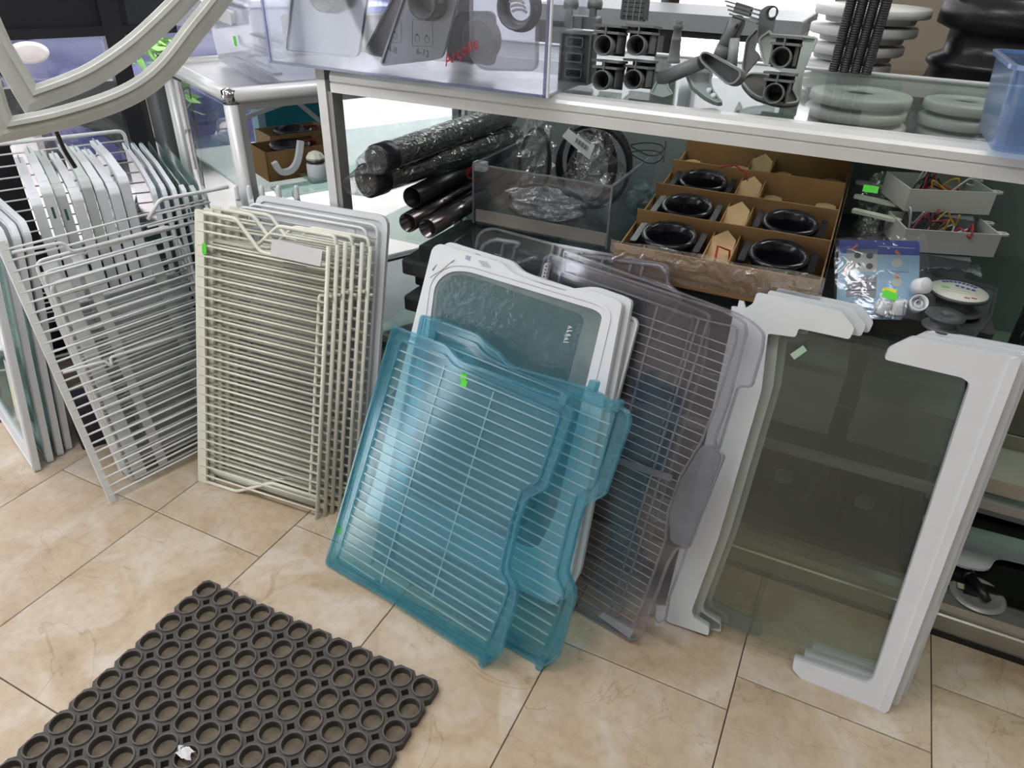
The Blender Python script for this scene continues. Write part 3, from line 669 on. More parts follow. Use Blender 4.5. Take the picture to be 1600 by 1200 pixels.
# ================================================================ white covers with teal glass
wpn = lean_plane((548, 822), (880, 985), 22)
c5 = crop(600, 340, 3.2)
wo = wpn.uvs(c5((248, 152), (285, 130), (345, 150), (600, 228), (645, 278), (880, 368), (1010, 355), (1155, 405), (1196, 428)) + [(893, 900), (868, 946), (570, 805), (590, 740)])
wi = wpn.uvs(c5((262, 330), (330, 270), (420, 268), (1062, 462), (1097, 490)) + [(870, 800), (840, 860), (640, 770)])
gi_ = wpn.uvs(c5((275, 340), (350, 283), (430, 290), (985, 482), (1003, 512)) + [(838, 790), (812, 838), (655, 760)])
wo = roundpoly(wo, .015, 3); wi = roundpoly(wi, [.03, .05, .03, .02, .02, .03, .03, .03], 4); gi_ = roundpoly(gi_, [.03, .04, .03, .012, .012, .02, .02, .02], 4)
TEALG = cmat('frosted_teal_glass', (0.70, 0.82, 0.83), 0.35, (0.28, 0.44, 0.47), 0.22, 0.07, bump=.3, bscale=30)
PALEG = cmat('pale_glass_border', (0.75, 0.85, 0.86), 0.55, (0.50, 0.60, 0.62), 0.2, 0.06)
wc = thing('crisper_cover', 'white framed drawer cover with teal frosted glass behind turquoise shelves', 'refrigerator shelf', wpn.mat(), 'white framed covers')
part('frame', MB().prism([wo, wi], -.004, .006), WHITE, wc)
part('frame_lip', MB().prism([offset(wi, -.020), offset(wi, -.012)], .006, .008), WHITE, wc)
part('outer_skirt', MB().prism([wo, offset(wo, .004)], -.008, -.004), WHITE, wc)
part('pale_border', MB().prism([wi, gi_], .000, .004), PALEG, wc)
part('glass', MB().prism(gi_, .0, .004), TEALG, wc)
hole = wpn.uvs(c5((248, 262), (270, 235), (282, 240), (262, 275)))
part('slot', MB().prism(hole, .0062, .0066), pmat('slot_shade_grey', (.12, .13, .15), .6), wc)  # dark patch on the frame, painting the shade inside the slot
hk = wpn.uvs(c5((240, 300), (275, 240), (360, 212), (300, 262)))
part('handle_ridge', MB().prism(hk, .006, .010), WHITE, wc)
tgp = wpn.uvs(c5((478, 212), (520, 222), (545, 252), (500, 246)))
part('embossed_mark', MB().prism(tgp, .0062, .0068), pmat('pale_grey_mark', (.48, .52, .55), .6), wc)
tg2 = wpn.uvs(c5((418, 188), (442, 196), (436, 218), (414, 208)))
part('embossed_mark', MB().prism(tg2, .0062, .0068), pmat('blue_grey_mark', (.35, .42, .55), .6), wc)
TX = pmat('white_print', (.8, .85, .86), .6)
mk = MB()
for k in range(9):
    u, v = wpn.uv(*c5((914 + 3*k, 620 - 9.5*k))[0]); mk.bar((u-.006, v-.002, .0043), (u+.006-.003*(k % 3), v+.003*(k % 2), .0043), .0016, .0004)
part('printed_mark', mk, TX, wc)['kind'] = 'stuff'
upm = dup(wc, wpn.mat(.012, .008, -.020), 'second white framed drawer cover, showing only its right edge')
# the rear one's own stepped shoulder
sh_ = wpn.uvs(c5((1197, 440), (1212, 445), (1207, 478), (1262, 502), (1276, 528)) + [(955, 640), (925, 700)], -.05)
so = thing('crisper_cover', 'rearmost white drawer cover with stepped corner beside clear covers', 'refrigerator shelf', wpn.mat(0, 0, -.038), 'white framed covers')
lo_ = wpn.uvs([(612, 806)] + c5((1160, 960), (1276, 530), (1262, 502), (1207, 480), (1212, 446), (1150, 420), (330, 150), (300, 160)), -.038)
lo_ = [(p[0], p[1]) for p in lo_]
lo_ = roundpoly(lo_, .008, 3)
part('plate', MB().prism(lo_, -.004, .004), COOLWHITE, so)
part('rim', MB().prism([lo_, offset(lo_, .005)], .004, .008), WHITE, so)

# ================================================================ clear covers
CLR = cmat('clear_grey_plastic', (0.94, 0.94, 0.955), 0.035, (0.5, 0.5, 0.55), 0.06, 0.05)
CLRE = cmat('clear_plastic_edge', (0.80, 0.80, 0.85), 0.28, (0.55, 0.55, 0.60), 0.08, 0.10)
CLRL = cmat('clear_plastic_rib', (0.85, 0.86, 0.92), 0.50, (0.75, 0.76, 0.82), 0.1, 0.12)
FROST = cmat('frosted_plastic', (0.72, 0.72, 0.76), 0.55, (0.42, 0.42, 0.45), 0.35, 0.06)
c7 = crop(820, 380, 1.905)
kp = lean_plane((840, 912), (985, 1003), 20)
ko = kp.uvs(c7((78, 30), (600, 200), (660, 232), (668, 262), (655, 310), (612, 470), (570, 588), (578, 618), (600, 630), (492, 910), (460, 905), (432, 950), (352, 1165), (322, 1182), (150, 1085)) + [(800, 880), (835, 600)])
ko = roundpoly(ko, .008, 3)
ki = kp.uvs(c7((110, 80), (540, 226), (640, 248), (632, 300), (575, 480), (530, 592), (470, 690), (432, 800), (425, 880), (330, 1140), (160, 1065)) + [(815, 870), (848, 600)])
ki = roundpoly(ki, .008, 3)
kc = thing('drawer_cover', 'clear plastic drawer cover with fine ribs and frosted side handle', 'refrigerator shelf', kp.mat(), 'clear drawer covers')
part('plate', MB().prism(ko, -.001, .002), CLR, kc)
part('outer_rim', MB().prism([ko, offset(ko, .004)], .002, .010), CLRE, kc)
part('inner_ledge', MB().prism([ki, offset(ki, .0035)], .002, .009), CLRE, kc)
vs_ = [p[1] for p in ki]; v0, v1 = min(vs_)+.012, max(vs_)-.040
lp = offset(ki, .004); ur_ = [kp.uv(*q)[0] for q in c7((640, 260))]
for k in range(36):
    v = v0 + (v1-v0)*k/35; x_ = crossings(lp, v)
    if len(x_) >= 2: part('rib', MB().box(x_[0], x_[-1], v-.0009, v+.0009, .002, .0035), CLRL, kc)
for q in (((522, 222), (255, 1100)), ((548, 232), (280, 1108)), ((400, 180), (300, 560))):
    A, B = kp.uvs(c7(*q)); part('upright_rib', MB().bar((*A, .003), (*B, .003), .004, .006), CLRE, kc)
A, B = kp.uvs(c7((262, 640), (440, 700))); part('cross_band', MB().bar((*A, .003), (*B, .003), .014, .004), FROST, kc)
hd = roundpoly(kp.uvs(c7((532, 600), (560, 598), (590, 632), (492, 908), (440, 885), (436, 800), (470, 700))), .01, 3)
part('handle_grip', MB().prism(hd, .003, .010), FROST, kc)
ft = kp.uvs(c7((225, 1105), (240, 1095), (330, 1150), (318, 1172))); part('foot_clip', MB().prism(ft, .002, .010), CLRL, kc)
# piece beside it on the right: second cover's edge
k2 = thing('drawer_cover', 'clear plastic drawer cover with notched edge next to the framed glass shelves', 'refrigerator shelf', kp.mat(0, 0, -.013), 'clear drawer covers')
ko2 = kp.uvs(c7((120, 20), (640, 208), (690, 238), (718, 268), (712, 320), (680, 430), (640, 428), (560, 690), (470, 960), (433, 1060), (425, 1120), (398, 1130), (390, 1110), (330, 1110)) + [(860, 860), (870, 600)], -.013)
ko2 = roundpoly(ko2, .008, 3); part('plate', MB().prism(ko2, -.001, .002), CLR, k2)
part('outer_rim', MB().prism([ko2, offset(ko2, .004)], .002, .008), CLRE, k2)
ft = kp.uvs(c7((395, 1130), (400, 1070), (432, 1075), (420, 1135)), -.02); part('foot_clip', MB().prism(ft, .0, .008), CLRL, k2)
# cover with a row of buttons at its corner, and the one with moulded handles behind
k3 = thing('drawer_cover', 'clear grey drawer cover with a dotted white strip on its corner', 'refrigerator shelf', kp.mat(0, 0, -.026), 'clear drawer covers')
c8b = crop(600, 340, 3.2)
ko3 = roundpoly(kp.uvs(c8b((775, 330), (812, 185), (870, 200), (1500, 420), (1640, 480)) + [(1105, 560), (1000, 900), (830, 830)], -.026), .012, 3)
ki3 = roundpoly(kp.uvs(c8b((860, 380), (890, 262), (1150, 345), (1560, 500)) + [(1070, 560), (975, 870), (830, 800)], -.026), .012, 3)
part('plate', MB().prism(ko3, -.001, .002), CLR, k3); part('outer_rim', MB().prism([ko3, offset(ko3, .005)], .002, .008), CLRE, k3)
part('inner_ledge', MB().prism([ki3, offset(ki3, .005)], .002, .007), CLRE, k3)
st = roundpoly(kp.uvs(c8b((785, 325), (808, 228), (842, 222), (818, 335)), -.025), .006, 3); stp = part('dotted_strip', MB().prism(st, .003, .006), pmat('off_white_strip', (.62, .62, .60), .5), k3)
for i in range(2):
    for j in range(5):
        u, v = kp.uv(*c8b((803 + 14*i + 3.5*j, 312 - 17*j))[0], -.025); part('dot', MB().lathe([(.0022, 0), (.0018, .001), (.0002, .0012)], 8, (u, v, .006)), DARKINK, stp)
for q in ((560, 270), (575, 275), (1165, 262), (1190, 270)):
    pass
k4 = thing('drawer_cover', 'clear plastic drawer cover with moulded loop handles, below the acrylic bin', 'refrigerator shelf', kp.mat(0, 0, -.040), 'clear drawer covers')
def P4(*p): return kp.uvs(c8b(*p), -.040)
ko4 = roundpoly(P4((458, 220), (470, 95), (510, 55), (560, 50), (840, 125), (1420, 232), (1432, 262), (1425, 330), (1480, 370), (1495, 410), (1330, 700), (480, 480)), .012, 3)
part('plate', MB().prism(ko4, -.001, .002), CLR, k4); part('outer_rim', MB().prism([ko4, offset(ko4, .005)], .002, .008), CLRE, k4)
for i, pth in enumerate((((492, 215), (500, 140), (560, 110), (690, 130), (655, 160)), ((560, 190), (680, 232), (740, 205), (780, 200)), ((990, 205), (1000, 190), (1400, 245), (1420, 290)), ((1290, 300), (1440, 350), (1478, 392)))):
    part('loop_handle', MB().tube([(*p, .006) for p in roundpath(P4(*pth), .01)], .005, 8), CLRE, k4)
for i, q in enumerate(((600, 160), (660, 175), (850, 160), (885, 185), (990, 205), (1100, 225), (1240, 245), (1300, 255))):
    u, v = P4(q)[0]; part('stiffener', MB().box(u-.0025, u+.0025, v-.016, v+.014, .002, .009), CLRE, k4)

# ================================================================ glass shelves with white end trims
gp = lean_plane((1035, 968), (1385, 1107), 17)
c8 = crop(1010, 440, 1.764)
SMOKE = cmat('tinted_shelf_glass', (0.925, 0.94, 0.925), 0.025, (0.42, 0.47, 0.45), 0.02, 0.05)
gr_ = thing('refrigerator_shelf', 'front glass shelf with white right-hand trim and small green label', 'refrigerator shelf', gp.mat(), 'glass shelves with white trims')
rt = gp.uvs(c8((655, 212), (668, 182), (735, 150), (1022, 205), (1030, 215), (668, 1172), (655, 1180), (440, 1102), (403, 1060), (408, 1033), (612, 1103), (625, 1090), (884, 300), (890, 278), (868, 262)))
rt = roundpoly(rt, .006, 3)
lt = gp.uvs(c8((236, 112), (240, 92), (295, 60), (305, 30), (540, 82), (574, 128), (560, 158), (420, 128), (412, 152), (336, 142), (318, 300), (200, 705), (126, 905), (134, 925), (175, 950), (172, 972), (60, 935), (48, 915), (150, 500)))
lt = roundpoly(lt, .005, 3)
gl = gp.uvs(c8((300, 110), (890, 240), (640, 1130), (110, 940)))
part('glass', MB().prism(gl, -.003, .001), SMOKE, gr_)
part('right_trim', MB().prism(rt, -.012, .010), WHITE, gr_)
part('left_trim', MB().prism(lt, -.012, .006), COOLWHITE, gr_)
st2 = gp.uvs(c8((1022, 205), (1030, 215), (668, 1172), (655, 1180), (640, 1172), (1000, 210)))
part('trim_edge', MB().prism(st2, .010, .013), WHITE, gr_)
pl = gp.uvs(c8((396, 200), (432, 175), (443, 190), (408, 215))); part('price_label', MB().prism(pl, .001, .0016), pmat('faded_green_label', (.42, .62, .46), .6), gr_)
part('clip', MB().prism(gp.uvs(c8((232, 92), (236, 68), (252, 70), (256, 52), (268, 55), (276, 82), (270, 98))), -.008, .004), WHITE, gr_)
# the two behind: same trims, a little to the right and further back
g2 = dup(gr_, gp.mat(.018, .006, -.028), 'second glass shelf with white trims, just behind the front one')
g3 = dup(gr_, gp.mat(.030, .012, -.056), 'rearmost glass shelf with white trims leaning on the counter')
for g in (g2, g3):
    for ch in list(g.children):
        if ch.name.startswith(('price_label', 'clip')): bpy.data.objects.remove(ch)

fl_ = gp.uvs(c8((1036, 203), (1041, 215), (940, 512), (915, 542), (804, 872), (807, 898), (692, 1163), (672, 1170), (1015, 212)), -.028)
part('side_flange', MB().prism([(p[0]-.018, p[1]-.006) for p in fl_], -.004, .004), WHITE, g2)
for g, du, dv, n_, pts in ((g2, .018, .006, -.028, ((150, 905), (206, 942), (206, 962), (140, 948))), (g3, .030, .012, -.056, ((166, 868), (316, 938), (314, 972), (205, 955), (160, 900)))):
    a_ = gp.uvs(c8(*pts), n_); part('corner_arm', MB().prism([(p[0]-du, p[1]-dv) for p in a_], -.004, .006), PALEG if g is g3 else COOLWHITE, g)
# ================================================================ shelves standing by the window, edges towards us
def edge_shelf(name, label, t0, d0, d1, z0, h, skew=0.0, tilt=0.0, trim=WHITE, trimw=.014, group=None, glass=GLASSE, notch=0, top=True):
    """a glass shelf on end, its plastic-trimmed edge to the room; t along the front, d into the room"""
    m = Matrix.Identity(4); O = wpt(t0, d0, z0); D = unit(-WN + WD*skew); U = unit(np.cross(D, (0, 0, 1)))
    for i in range(3): m[i][0] = D[i]; m[i][1] = (0, 0, 1)[i]; m[i][2] = U[i]; m[i][3] = O[i]
    m = m @ Matrix.Rotation(tilt, 4, 'X')
    t = thing(name, label, 'refrigerator shelf', m, group); L = d0 - d1
    part('glass', MB().box(.02, L, .006, h-.006, -.002, .002), glass, t)
    part('front_trim', MB().prism(roundpoly([(0, 0), (.030, 0), (.030, h-.05), (.05, h-.02), (.05, h), (.012, h-.004), (0, h-.02)], .004, 2), -trimw/2, trimw/2), trim, t)
    if top: part('top_trim', MB().prism(roundpoly([(.05, h-.02), (.05, h), (L*.45, h+.004), (L, h-.012), (L, h-.028), (L*.45, h-.012)], .004, 2), -trimw*.45, trimw*.45), trim, t)
    for k in range(notch): part('slot', MB().box(-.0004, .0002, h-.085-.05*k, h-.055-.05*k, -.003, .003), pmat('slot_green', (.03, .10, .09), .5), t)
    return t
PALE = pmat('pale_grey_green_plastic', (.52, .58, .56), .4, var=.04)
labD = ['leftmost', 'second from left', 'third from left', 'fourth from left', 'fifth from left', 'sixth from left', 'seventh from left', 'rightmost']
for k in range(8):
    c = [WHITE, COOLWHITE, PALE, WHITE, PALE, WHITE, COOLWHITE, WHITE][k]
    edge_shelf('refrigerator_shelf', labD[k] + ' upright shelf in the row in front of the grey porthole panel', .140 + .0305*k, -2.155 - .006*(k % 3), -2.655, 0, .700 + .012*((k*5) % 3), .05, random.uniform(-.002, .002), c, .025, 'upright shelves by the porthole panel', GLASSE if k % 2 else cmat('milky_glass', (.75, .84, .83), .4, (.55, .62, .62), .2, .05), notch=1 if k in (1, 2) else 0)
labE = ['leftmost', 'second', 'third', 'fourth', 'fifth', 'sixth']
for k in range(6):
    edge_shelf('refrigerator_shelf', labE[k] + ' upright white-trimmed shelf in the row left of the tube-framed case', .405 + .024*k, -2.075 + .006*k, -2.66, 0, .705 - .004*k, .10, 0, WHITE if k < 4 else PALE, .012, 'upright shelves left of the tube-framed case', cmat('blue_glass', (.50, .66, .78), .35, (.25, .40, .55), .1, .06) if k == 0 else GLASSE, notch=1 if k > 2 else 0, top=k < 3)
# short pegged shelves between the cream stack and the tube-framed case
for k in range(5):
    x = (372, 392, 412, 438, 466)[k]; P = onZ(x, 312, .69); t0, d0 = wt(P), float(P @ WN)
    o = edge_shelf('refrigerator_shelf', ('leftmost', 'second', 'third', 'fourth', 'rightmost')[k] + ' of five pegged white shelves showing above the cream stack', t0, d0, d0-.12, 0, .69 + .01*(k % 2), .3, 0, WHITE if k % 2 else PALE, .014, 'pegged shelves behind the cream stack', notch=0)
    part('peg', MB().lathe([(.006, 0), (.006, .03), (.004, .034), (.0005, .035)], 10, (.012, .69, 0), (0, 1, 0)), WHITE, o)
# ---- white wire rack with rounded corner standing against the shop front
wrp = Plane(wpt(0, -2.69, 0), WD, (0, 0, 1))
ua, va = wrp.uv(193, 204); ub, vb = wrp.uv(98, 212)
rk = rack('wire_rack', 'white wire rack with rounded corners upright against the shop window', wrp.mat(ub-.25, 0, 0), ua-ub+.25, va, 20, WWIRE, rr=.006)
# ---- four framed glass shelves at the far left
labL = ['nearest', 'second nearest', 'third nearest', 'farthest']
pb = [(60, 738), (80, 724), (96, 713), (109, 704)]
for k in range(4):
    P1 = onZ(*pb[k]); P0 = P1 + np.array([-.45, .16, 0]); U = unit(P1-P0); hb = unit(np.cross((0, 0, 1), U)); a_ = math.radians(7)
    pl_ = Plane(P1, U, hb*math.sin(a_) + np.array([0, 0, 1])*math.cos(a_))
    t = thing('framed_shelf', labL[k] + ' white-framed glass shelf leaning at the left edge', 'refrigerator shelf', pl_.mat(), 'framed glass shelves at the left edge')
    w_, h_ = .45, .64; o_ = roundpoly([(-w_, 0), (0, 0), (0, h_), (-.03, h_+.025), (-w_, h_+.025)], .012, 3); i_ = rrect(-w_+.02, -.055, .055, h_-.02, .02)
    part('frame', MB().prism([o_, i_], -.008, .008), [WHITE, COOLWHITE][k % 2], t)
    part('glass', MB().prism(offset(i_, -.005), -.002, .002), GLASSE, t)
    part('frame_lip', MB().prism([offset(o_, .006), offset(o_, .012)], .008, .010), WHITE, t)
    if k == 0:
        st = part('sticker', MB().box(-.115, -.05, .12, .30, .0022, .0030), pmat('sticker_pale', (.55, .66, .62), .5), t)
        part('sticker_patch', MB().box(-.095, -.06, .17, .23, .0030, .0036), YELLOW, st); part('sticker_patch', MB().box(-.085, -.065, .235, .26, .0030, .0036), pmat('orange_ink', (.7, .25, .03), .6), st)
NB = onZ(132, 688)
single('navy_box', MB().prism(rrect(-.045, .045, -.035, .035, .012), 0, .16), pmat('navy_plastic', (.02, .022, .045), .4), 'dark navy plastic box on the floor behind the white racks', 'box', Matrix.Translation(Vector((NB[0]+.03, NB[1]+.02, 0))) @ Matrix.Rotation(math.atan2(WD[1], WD[0]), 4, 'Z'))

# ---- two white door gaskets hanging at the upper left
gsk = Plane(wpt(0, -1.62, 0), WD, (0, 0, 1))
GASK = pmat('grey_white_rubber', (.62, .64, .61), .55, var=.06, scale=20)
def sweep(path, prof, closed=False):
    """profile (across, out) swept along a path in the local plane, mitred"""
    mb = MB(); n = len(path); vs = []
    for i in range(n):
        p = np.array(path[i][:2]); e1 = unit(p - np.array(path[i-1][:2])) if i else unit(np.array(path[1][:2])-p); e2 = unit(np.array(path[i+1][:2])-p) if i < n-1 else e1
        n1, n2 = np.array((-e1[1], e1[0])), np.array((-e2[1], e2[0])); m_ = n1+n2; m_ = m_/max(m_ @ m_, .3)*2
        vs += [(p[0]+m_[0]*a, p[1]+m_[1]*a, b) for a, b in prof]
    k = len(prof); fs = [(i*k+j, i*k+(j+1) % k, (i+1)*k+(j+1) % k, (i+1)*k+j) for i in range(n-1) for j in range(k)]
    return mb.add(vs, fs + [tuple(range(k))[::-1], tuple(range((n-1)*k, n*k))])
def smoothpx(pts, m=4):
    out = []
    for i in range(len(pts)-1):
        p0, p1, p2, p3 = (np.array(pts[max(0, min(len(pts)-1, j))], float) for j in (i-1, i, i+1, i+2))
        for k in range(m):
            t = k/m; out.append(tuple(.5*((2*p1) + (-p0+p2)*t + (2*p0-5*p1+4*p2-p3)*t*t + (-p0+3*p1-3*p2+p3)*t**3)))
    return out + [tuple(pts[-1])]
s_ = gsk.uv(100, 150)[0]; g_w = abs(gsk.uv(120, 120)[1] - gsk.uv(120, 153)[1])
def gasket(label, left, right, w):
    pts = [gsk.uv(*p) for p in left] + [gsk.uv(*p) for p in smoothpx(right)]
    t = thing('door_gasket', label, 'door gasket', gsk.mat(*gsk.uv(*right[0]), .03 if label[0] == 'l' else 0), 'door gaskets')
    o = gsk.uv(*right[0]); pts = [(p[0]-o[0], p[1]-o[1]) for p in pts]
    part('flap', sweep(pts, [(-w/2, -.004), (w/2, -.004), (w/2, 0), (w*.3, .003), (-w*.2, .004), (-w/2, .001)]), GASK, t)
    part('magnet_bead', sweep(pts, [(w*.08, .003), (w*.34, .003), (w*.32, .009), (w*.12, .010)]), GASK, t)
    part('edge_lip', sweep(pts, [(-w*.62, -.006), (-w*.46, -.006), (-w*.46, .001), (-w*.60, .0)]), GASK, t)
    return t
gasket('upper of two white rubber door gaskets hanging at upper left', [(-36, -10), (0, 70)], [(49, 153), (133, 121), (200, 78), (256, 28), (300, -18), (345, -70)], g_w)
gasket('lower of two white rubber door gaskets, sagging past the window', [(-22, 120), (-8, 165)], [(4, 196), (80, 181), (160, 157), (213, 132), (253, 98), (293, 47), (338, -10), (375, -70)], g_w)
cbp = Plane(wpt(0, -1.95, 0), WD, (0, 0, 1))
single('cable', MB().tube([tuple(cbp.at(*cbp.uv(x, y))) for x, y in smoothpx([(-20, 90), (0, 112), (30, 145), (55, 172), (84, 200), (100, 233), (118, 262)])], .005, 8), BLACK, 'thin black cable hanging down beneath the rubber gaskets', 'cable')

# ---- clear storage boxes on the tube-framed case
zt = zL + .018
A, B, D_ = onZ(407, 133, zt), onZ(332, 92, zt), onZ(500, 140, zt)
def tub(name, label, m, lx, ly, h, mat, rim=None, lid=None, cat='storage box'):
    """open plastic tub, tapering to its base, with a rolled rim"""
    t = thing(name, label, cat, m); r = .025; tp = .92
    o = rrect(0, lx, 0, ly, r); c = np.array((lx/2, ly/2))
    lo = [tuple(c + (np.array(p)-c)*tp) for p in o]; n = len(o); mb = MB(); th = .003
    io = offset(o, th); il = [tuple(c + (np.array(p)-c)*tp) for p in io]
    mb.add([(*p, 0) for p in lo] + [(*p, h) for p in o] + [(*p, h) for p in io] + [(*p, th) for p in il],
           [(k, (k+1) % n, n+(k+1) % n, n+k) for k in range(n)] + [(n+k, n+(k+1) % n, 2*n+(k+1) % n, 2*n+k) for k in range(n)] + [(2*n+k, 2*n+(k+1) % n, 3*n+(k+1) % n, 3*n+k) for k in range(n)] + [tuple(range(n))[::-1], tuple(range(3*n, 4*n))])
    part('tub', mb, mat, t); part('rim', MB().prism([offset(o, -.007), offset(o, .001)], h-.006, h), rim or mat, t)
    if lid:
        l = part('lid', MB().prism(offset(o, -.010), h+.001, h+.007), lid, t); part('lid_ridge', MB().prism([offset(o, .012), offset(o, .018)], h+.007, h+.014), lid, l)
    return t
bm_ = Matrix.Identity(4); e1 = unit(B-A); e2 = np.cross((0, 0, 1), e1) * -1
if e2 @ WD < 0: e2 = -e2
for i in range(3): bm_[i][0] = e2[i]; bm_[i][1] = e1[i]; bm_[i][2] = (0, 0, 1)[i]; bm_[i][3] = A[i]
CLB = cmat('clear_box_plastic', (.92, .93, .96), .22, (.72, .75, .80), .10, .07)
tb = tub('storage_box', 'clear plastic storage box with lid on the tube-framed case', bm_, .24, float(np.linalg.norm(B-A)), .185, CLB, CLB, CLB)
part('latch', MB().prism(rrect(.07, .17, .12, .17, .01), 0, .012).xf(Matrix.Translation((0, -.012, 0)) @ Matrix.Rotation(PI/2, 4, 'X')), WHITE, tb)
part('latch', MB().prism(rrect(.12, .26, .13, .165, .01), 0, .012).xf(Matrix.Translation((-.002, 0, 0)) @ Matrix.Rotation(-PI/2, 4, 'Z') @ Matrix.Rotation(PI/2, 4, 'X') @ Matrix.Translation((-.4, 0, 0))), WHITE, tb)
part('price_label', MB().box(-.0030, -.0015, .17, .195, .075, .10), GREEN, tb)
for k in range(3): single('plastic_strip', MB().prism(rrect(0, .03, 0, .38, .008), 0, .008), [WHITE, COOLWHITE, PALE][k], ('lowest', 'middle', 'topmost')[k] + ' pale strip lying in the clear storage box', 'plastic strip', bm_ @ Matrix.Translation((.05+.05*k, .05, .012+.03*k)) @ Matrix.Rotation(.06*k, 4, 'Z'), 'strips in the storage box')
bm2 = bm_ @ Matrix.Translation((.275, .06, 0))
tub('storage_box', 'off-white tub with blue film lid beside the clear storage box', bm2, .26, .34, .16, cmat('milky_tub', (.85, .85, .80), .65, (.66, .64, .57), .25, .06), WHITE, cmat('blue_film', (.55, .62, .85), .35, (.22, .30, .60), .2, .1))

# ---- what stands inside the tube-framed case
def case_at(x, y, z=LSH): return onZ(x, y, z)
P = case_at(418, 208); 
RW = Matrix.Rotation(math.atan2(WD[1], WD[0]), 4, 'Z')
P = np.array(wpt(wt(case_at(452, 225)), -2.49, LSH+.002))
tq = thing('carton', 'turquoise carton standing in the tube-framed case', 'box', Matrix.Translation(Vector(P)) @ RW)
part('carton_body', MB().box(-.08, .16, -.02, .04, 0, .20), pmat('turquoise_card', (.02, .30, .42), .6), tq)
part('carton_edge', MB().box(-.105, -.08, -.02, .04, 0, .20), pmat('light_blue_card', (.35, .62, .75), .6), tq)
for k, (x, y) in enumerate(((462, 279), (466, 252))):
    P = case_at(x, y); fx = thing('fan_carton', ('nearer', 'farther')[k] + ' brown open carton with black fan inside the tube-framed case', 'box', Matrix.Translation(Vector((P[0], P[1], LSH + .001))) @ RW, 'fan cartons in the case')
    w_, l_, h_ = .20, .13, .085
    part('base', MB().box(-.08, w_-.08, 0, l_, 0, .003), CARD, fx)
    for b in ((-.08, w_-.08, 0, .003), (-.08, w_-.08, l_-.003, l_), (-.08, -.077, 0, l_), (w_-.083, w_-.08, 0, l_)): part('wall', MB().box(*b, .003, h_), CARD if k == 0 else CARDL, fx)
    part('fan_ring', MB().lathe([(.058, .0), (.060, .012), (.050, .016), (.044, .006), (.040, -.04), (.001, -.045)], 24, (.02, l_/2, h_-.012)), BLACK, fx)
    part('wire_loop', MB().tube([(.07+.02*math.cos(q), .03, h_+.012*math.sin(q)) for q in [j*.5 for j in range(7)]], .003, 6), RED, fx)
P = case_at(452, 262)
bo_ = thing('bottle', 'white bottle with fluted cream cap in the tube-framed case', 'bottle', (case_at(497, 284)[0], case_at(497, 284)[1], LSH+.002))
part('body', MB().lathe([(.026, 0), (.028, .004), (.028, .05), (.022, .058)], 20, cap0=True, cap1=True), WHITE, bo_)
part('collar', MB().lathe([(.028, .058), (.028, .064), (.02, .064)], 20), BLACK, bo_)
cap = MB()
prof = [(.024, .064), (.026, .070), (.018, .082), (.006, .088)]
vs = [((r*(1+.06*(k % 2)))*math.cos(2*PI*k/20), (r*(1+.06*(k % 2)))*math.sin(2*PI*k/20), z) for r, z in prof for k in range(20)]
cap.add(vs, [(i*20+k, i*20+(k+1) % 20, (i+1)*20+(k+1) % 20, (i+1)*20+k) for i in range(3) for k in range(20)] + [tuple(range(60, 80))]); part('cap', cap, CREAM, bo_)
vpl = Plane(wpt(0, -2.2, 0), WD, (0, 0, 1))
vp = [vpl.uv(x, y) for x, y in ((378, 185), (452, 158), (462, 157), (512, 200))]
single('plastic_bracket', sweep(vp, [(-.006, -.006), (.006, -.006), (.006, .006), (-.006, .006)]), WHITE, 'white bent plastic bracket shaped like a roof in the tube-framed case', 'bracket', vpl.mat())
vp = [vpl.uv(x, y) for x, y in smoothpx(((402, 238), (412, 252), (428, 250), (438, 235), (442, 206)), 3)]
single('plastic_bracket', sweep(vp, [(-.008, -.008), (.008, -.008), (.008, .008), (-.008, .008)]), WHITE, 'white hooked plastic bracket like a letter J beside the fan cartons', 'bracket', vpl.mat(0, 0, .13))
for k, (x, y) in enumerate(((455, 300), (500, 285))):
    P = case_at(x, y); single('glass_shelf', MB().box(-.04, .16, -.05, .05, .0, .006), GLASSE, ('lower', 'upper')[k] + ' bare glass shelf lying in the tube-framed case', 'glass shelf', Matrix.Translation(Vector((P[0], P[1], LSH+.002+.012*k))) @ RW, 'bare glass shelves')
# ================================================================ on the counter's shelf
def film_bag(fn, nu=10, nv=10, amp=.004, seed=0):
    """crinkled film sheet following fn(s,t)"""
    r = random.Random(seed); ph = [(r.uniform(4, 16), r.uniform(4, 16), r.uniform(0, 6)) for _ in range(5)]
    def f(s, t):
        p = np.array(fn(s, t), float); q = sum(math.sin(a*s*2+b*t*2+c) for a, b, c in ph)/5; return p + np.array((q*.4, q*.5, q))*amp
    return MB().grid(f, nu, nv, smooth=False)
# ---- vacuum tubes
def tube_thing(name, label, p, q, r, mat, wall=.0025, group=None, collar=None):
    p, q = np.array(p), np.array(q); L = float(np.linalg.norm(q-p)); d = (q-p)/L; z = Vector(d); m = z.to_track_quat('Z', 'Y').to_matrix().to_4x4(); m.translation = Vector(p)
    t = thing(name, label, 'tube', m, group)
    part('tube_wall', MB().lathe([(r-wall, L), (r, L), (r, 0), (r-wall, 0), (r-wall, L*.98), (.0003, L*.98)], 20), mat, t)
    if collar: part('collar', MB().lathe([(r, .0), (r*1.16, .002), (r*1.16, .05), (r, .056)], 20), mat, t)
    return t
CHR = pmat('dark_chrome', (.16, .14, .15), .16, metal=.9)
BLT = pmat('black_tube_plastic', (.012, .012, .018), .3)
def along(p, q, z, L):
    P, Q = onZ(*p, z), onZ(*q, z); d = unit(Q-P); return P, P + d*min(L, (2.05-P[1])/d[1])
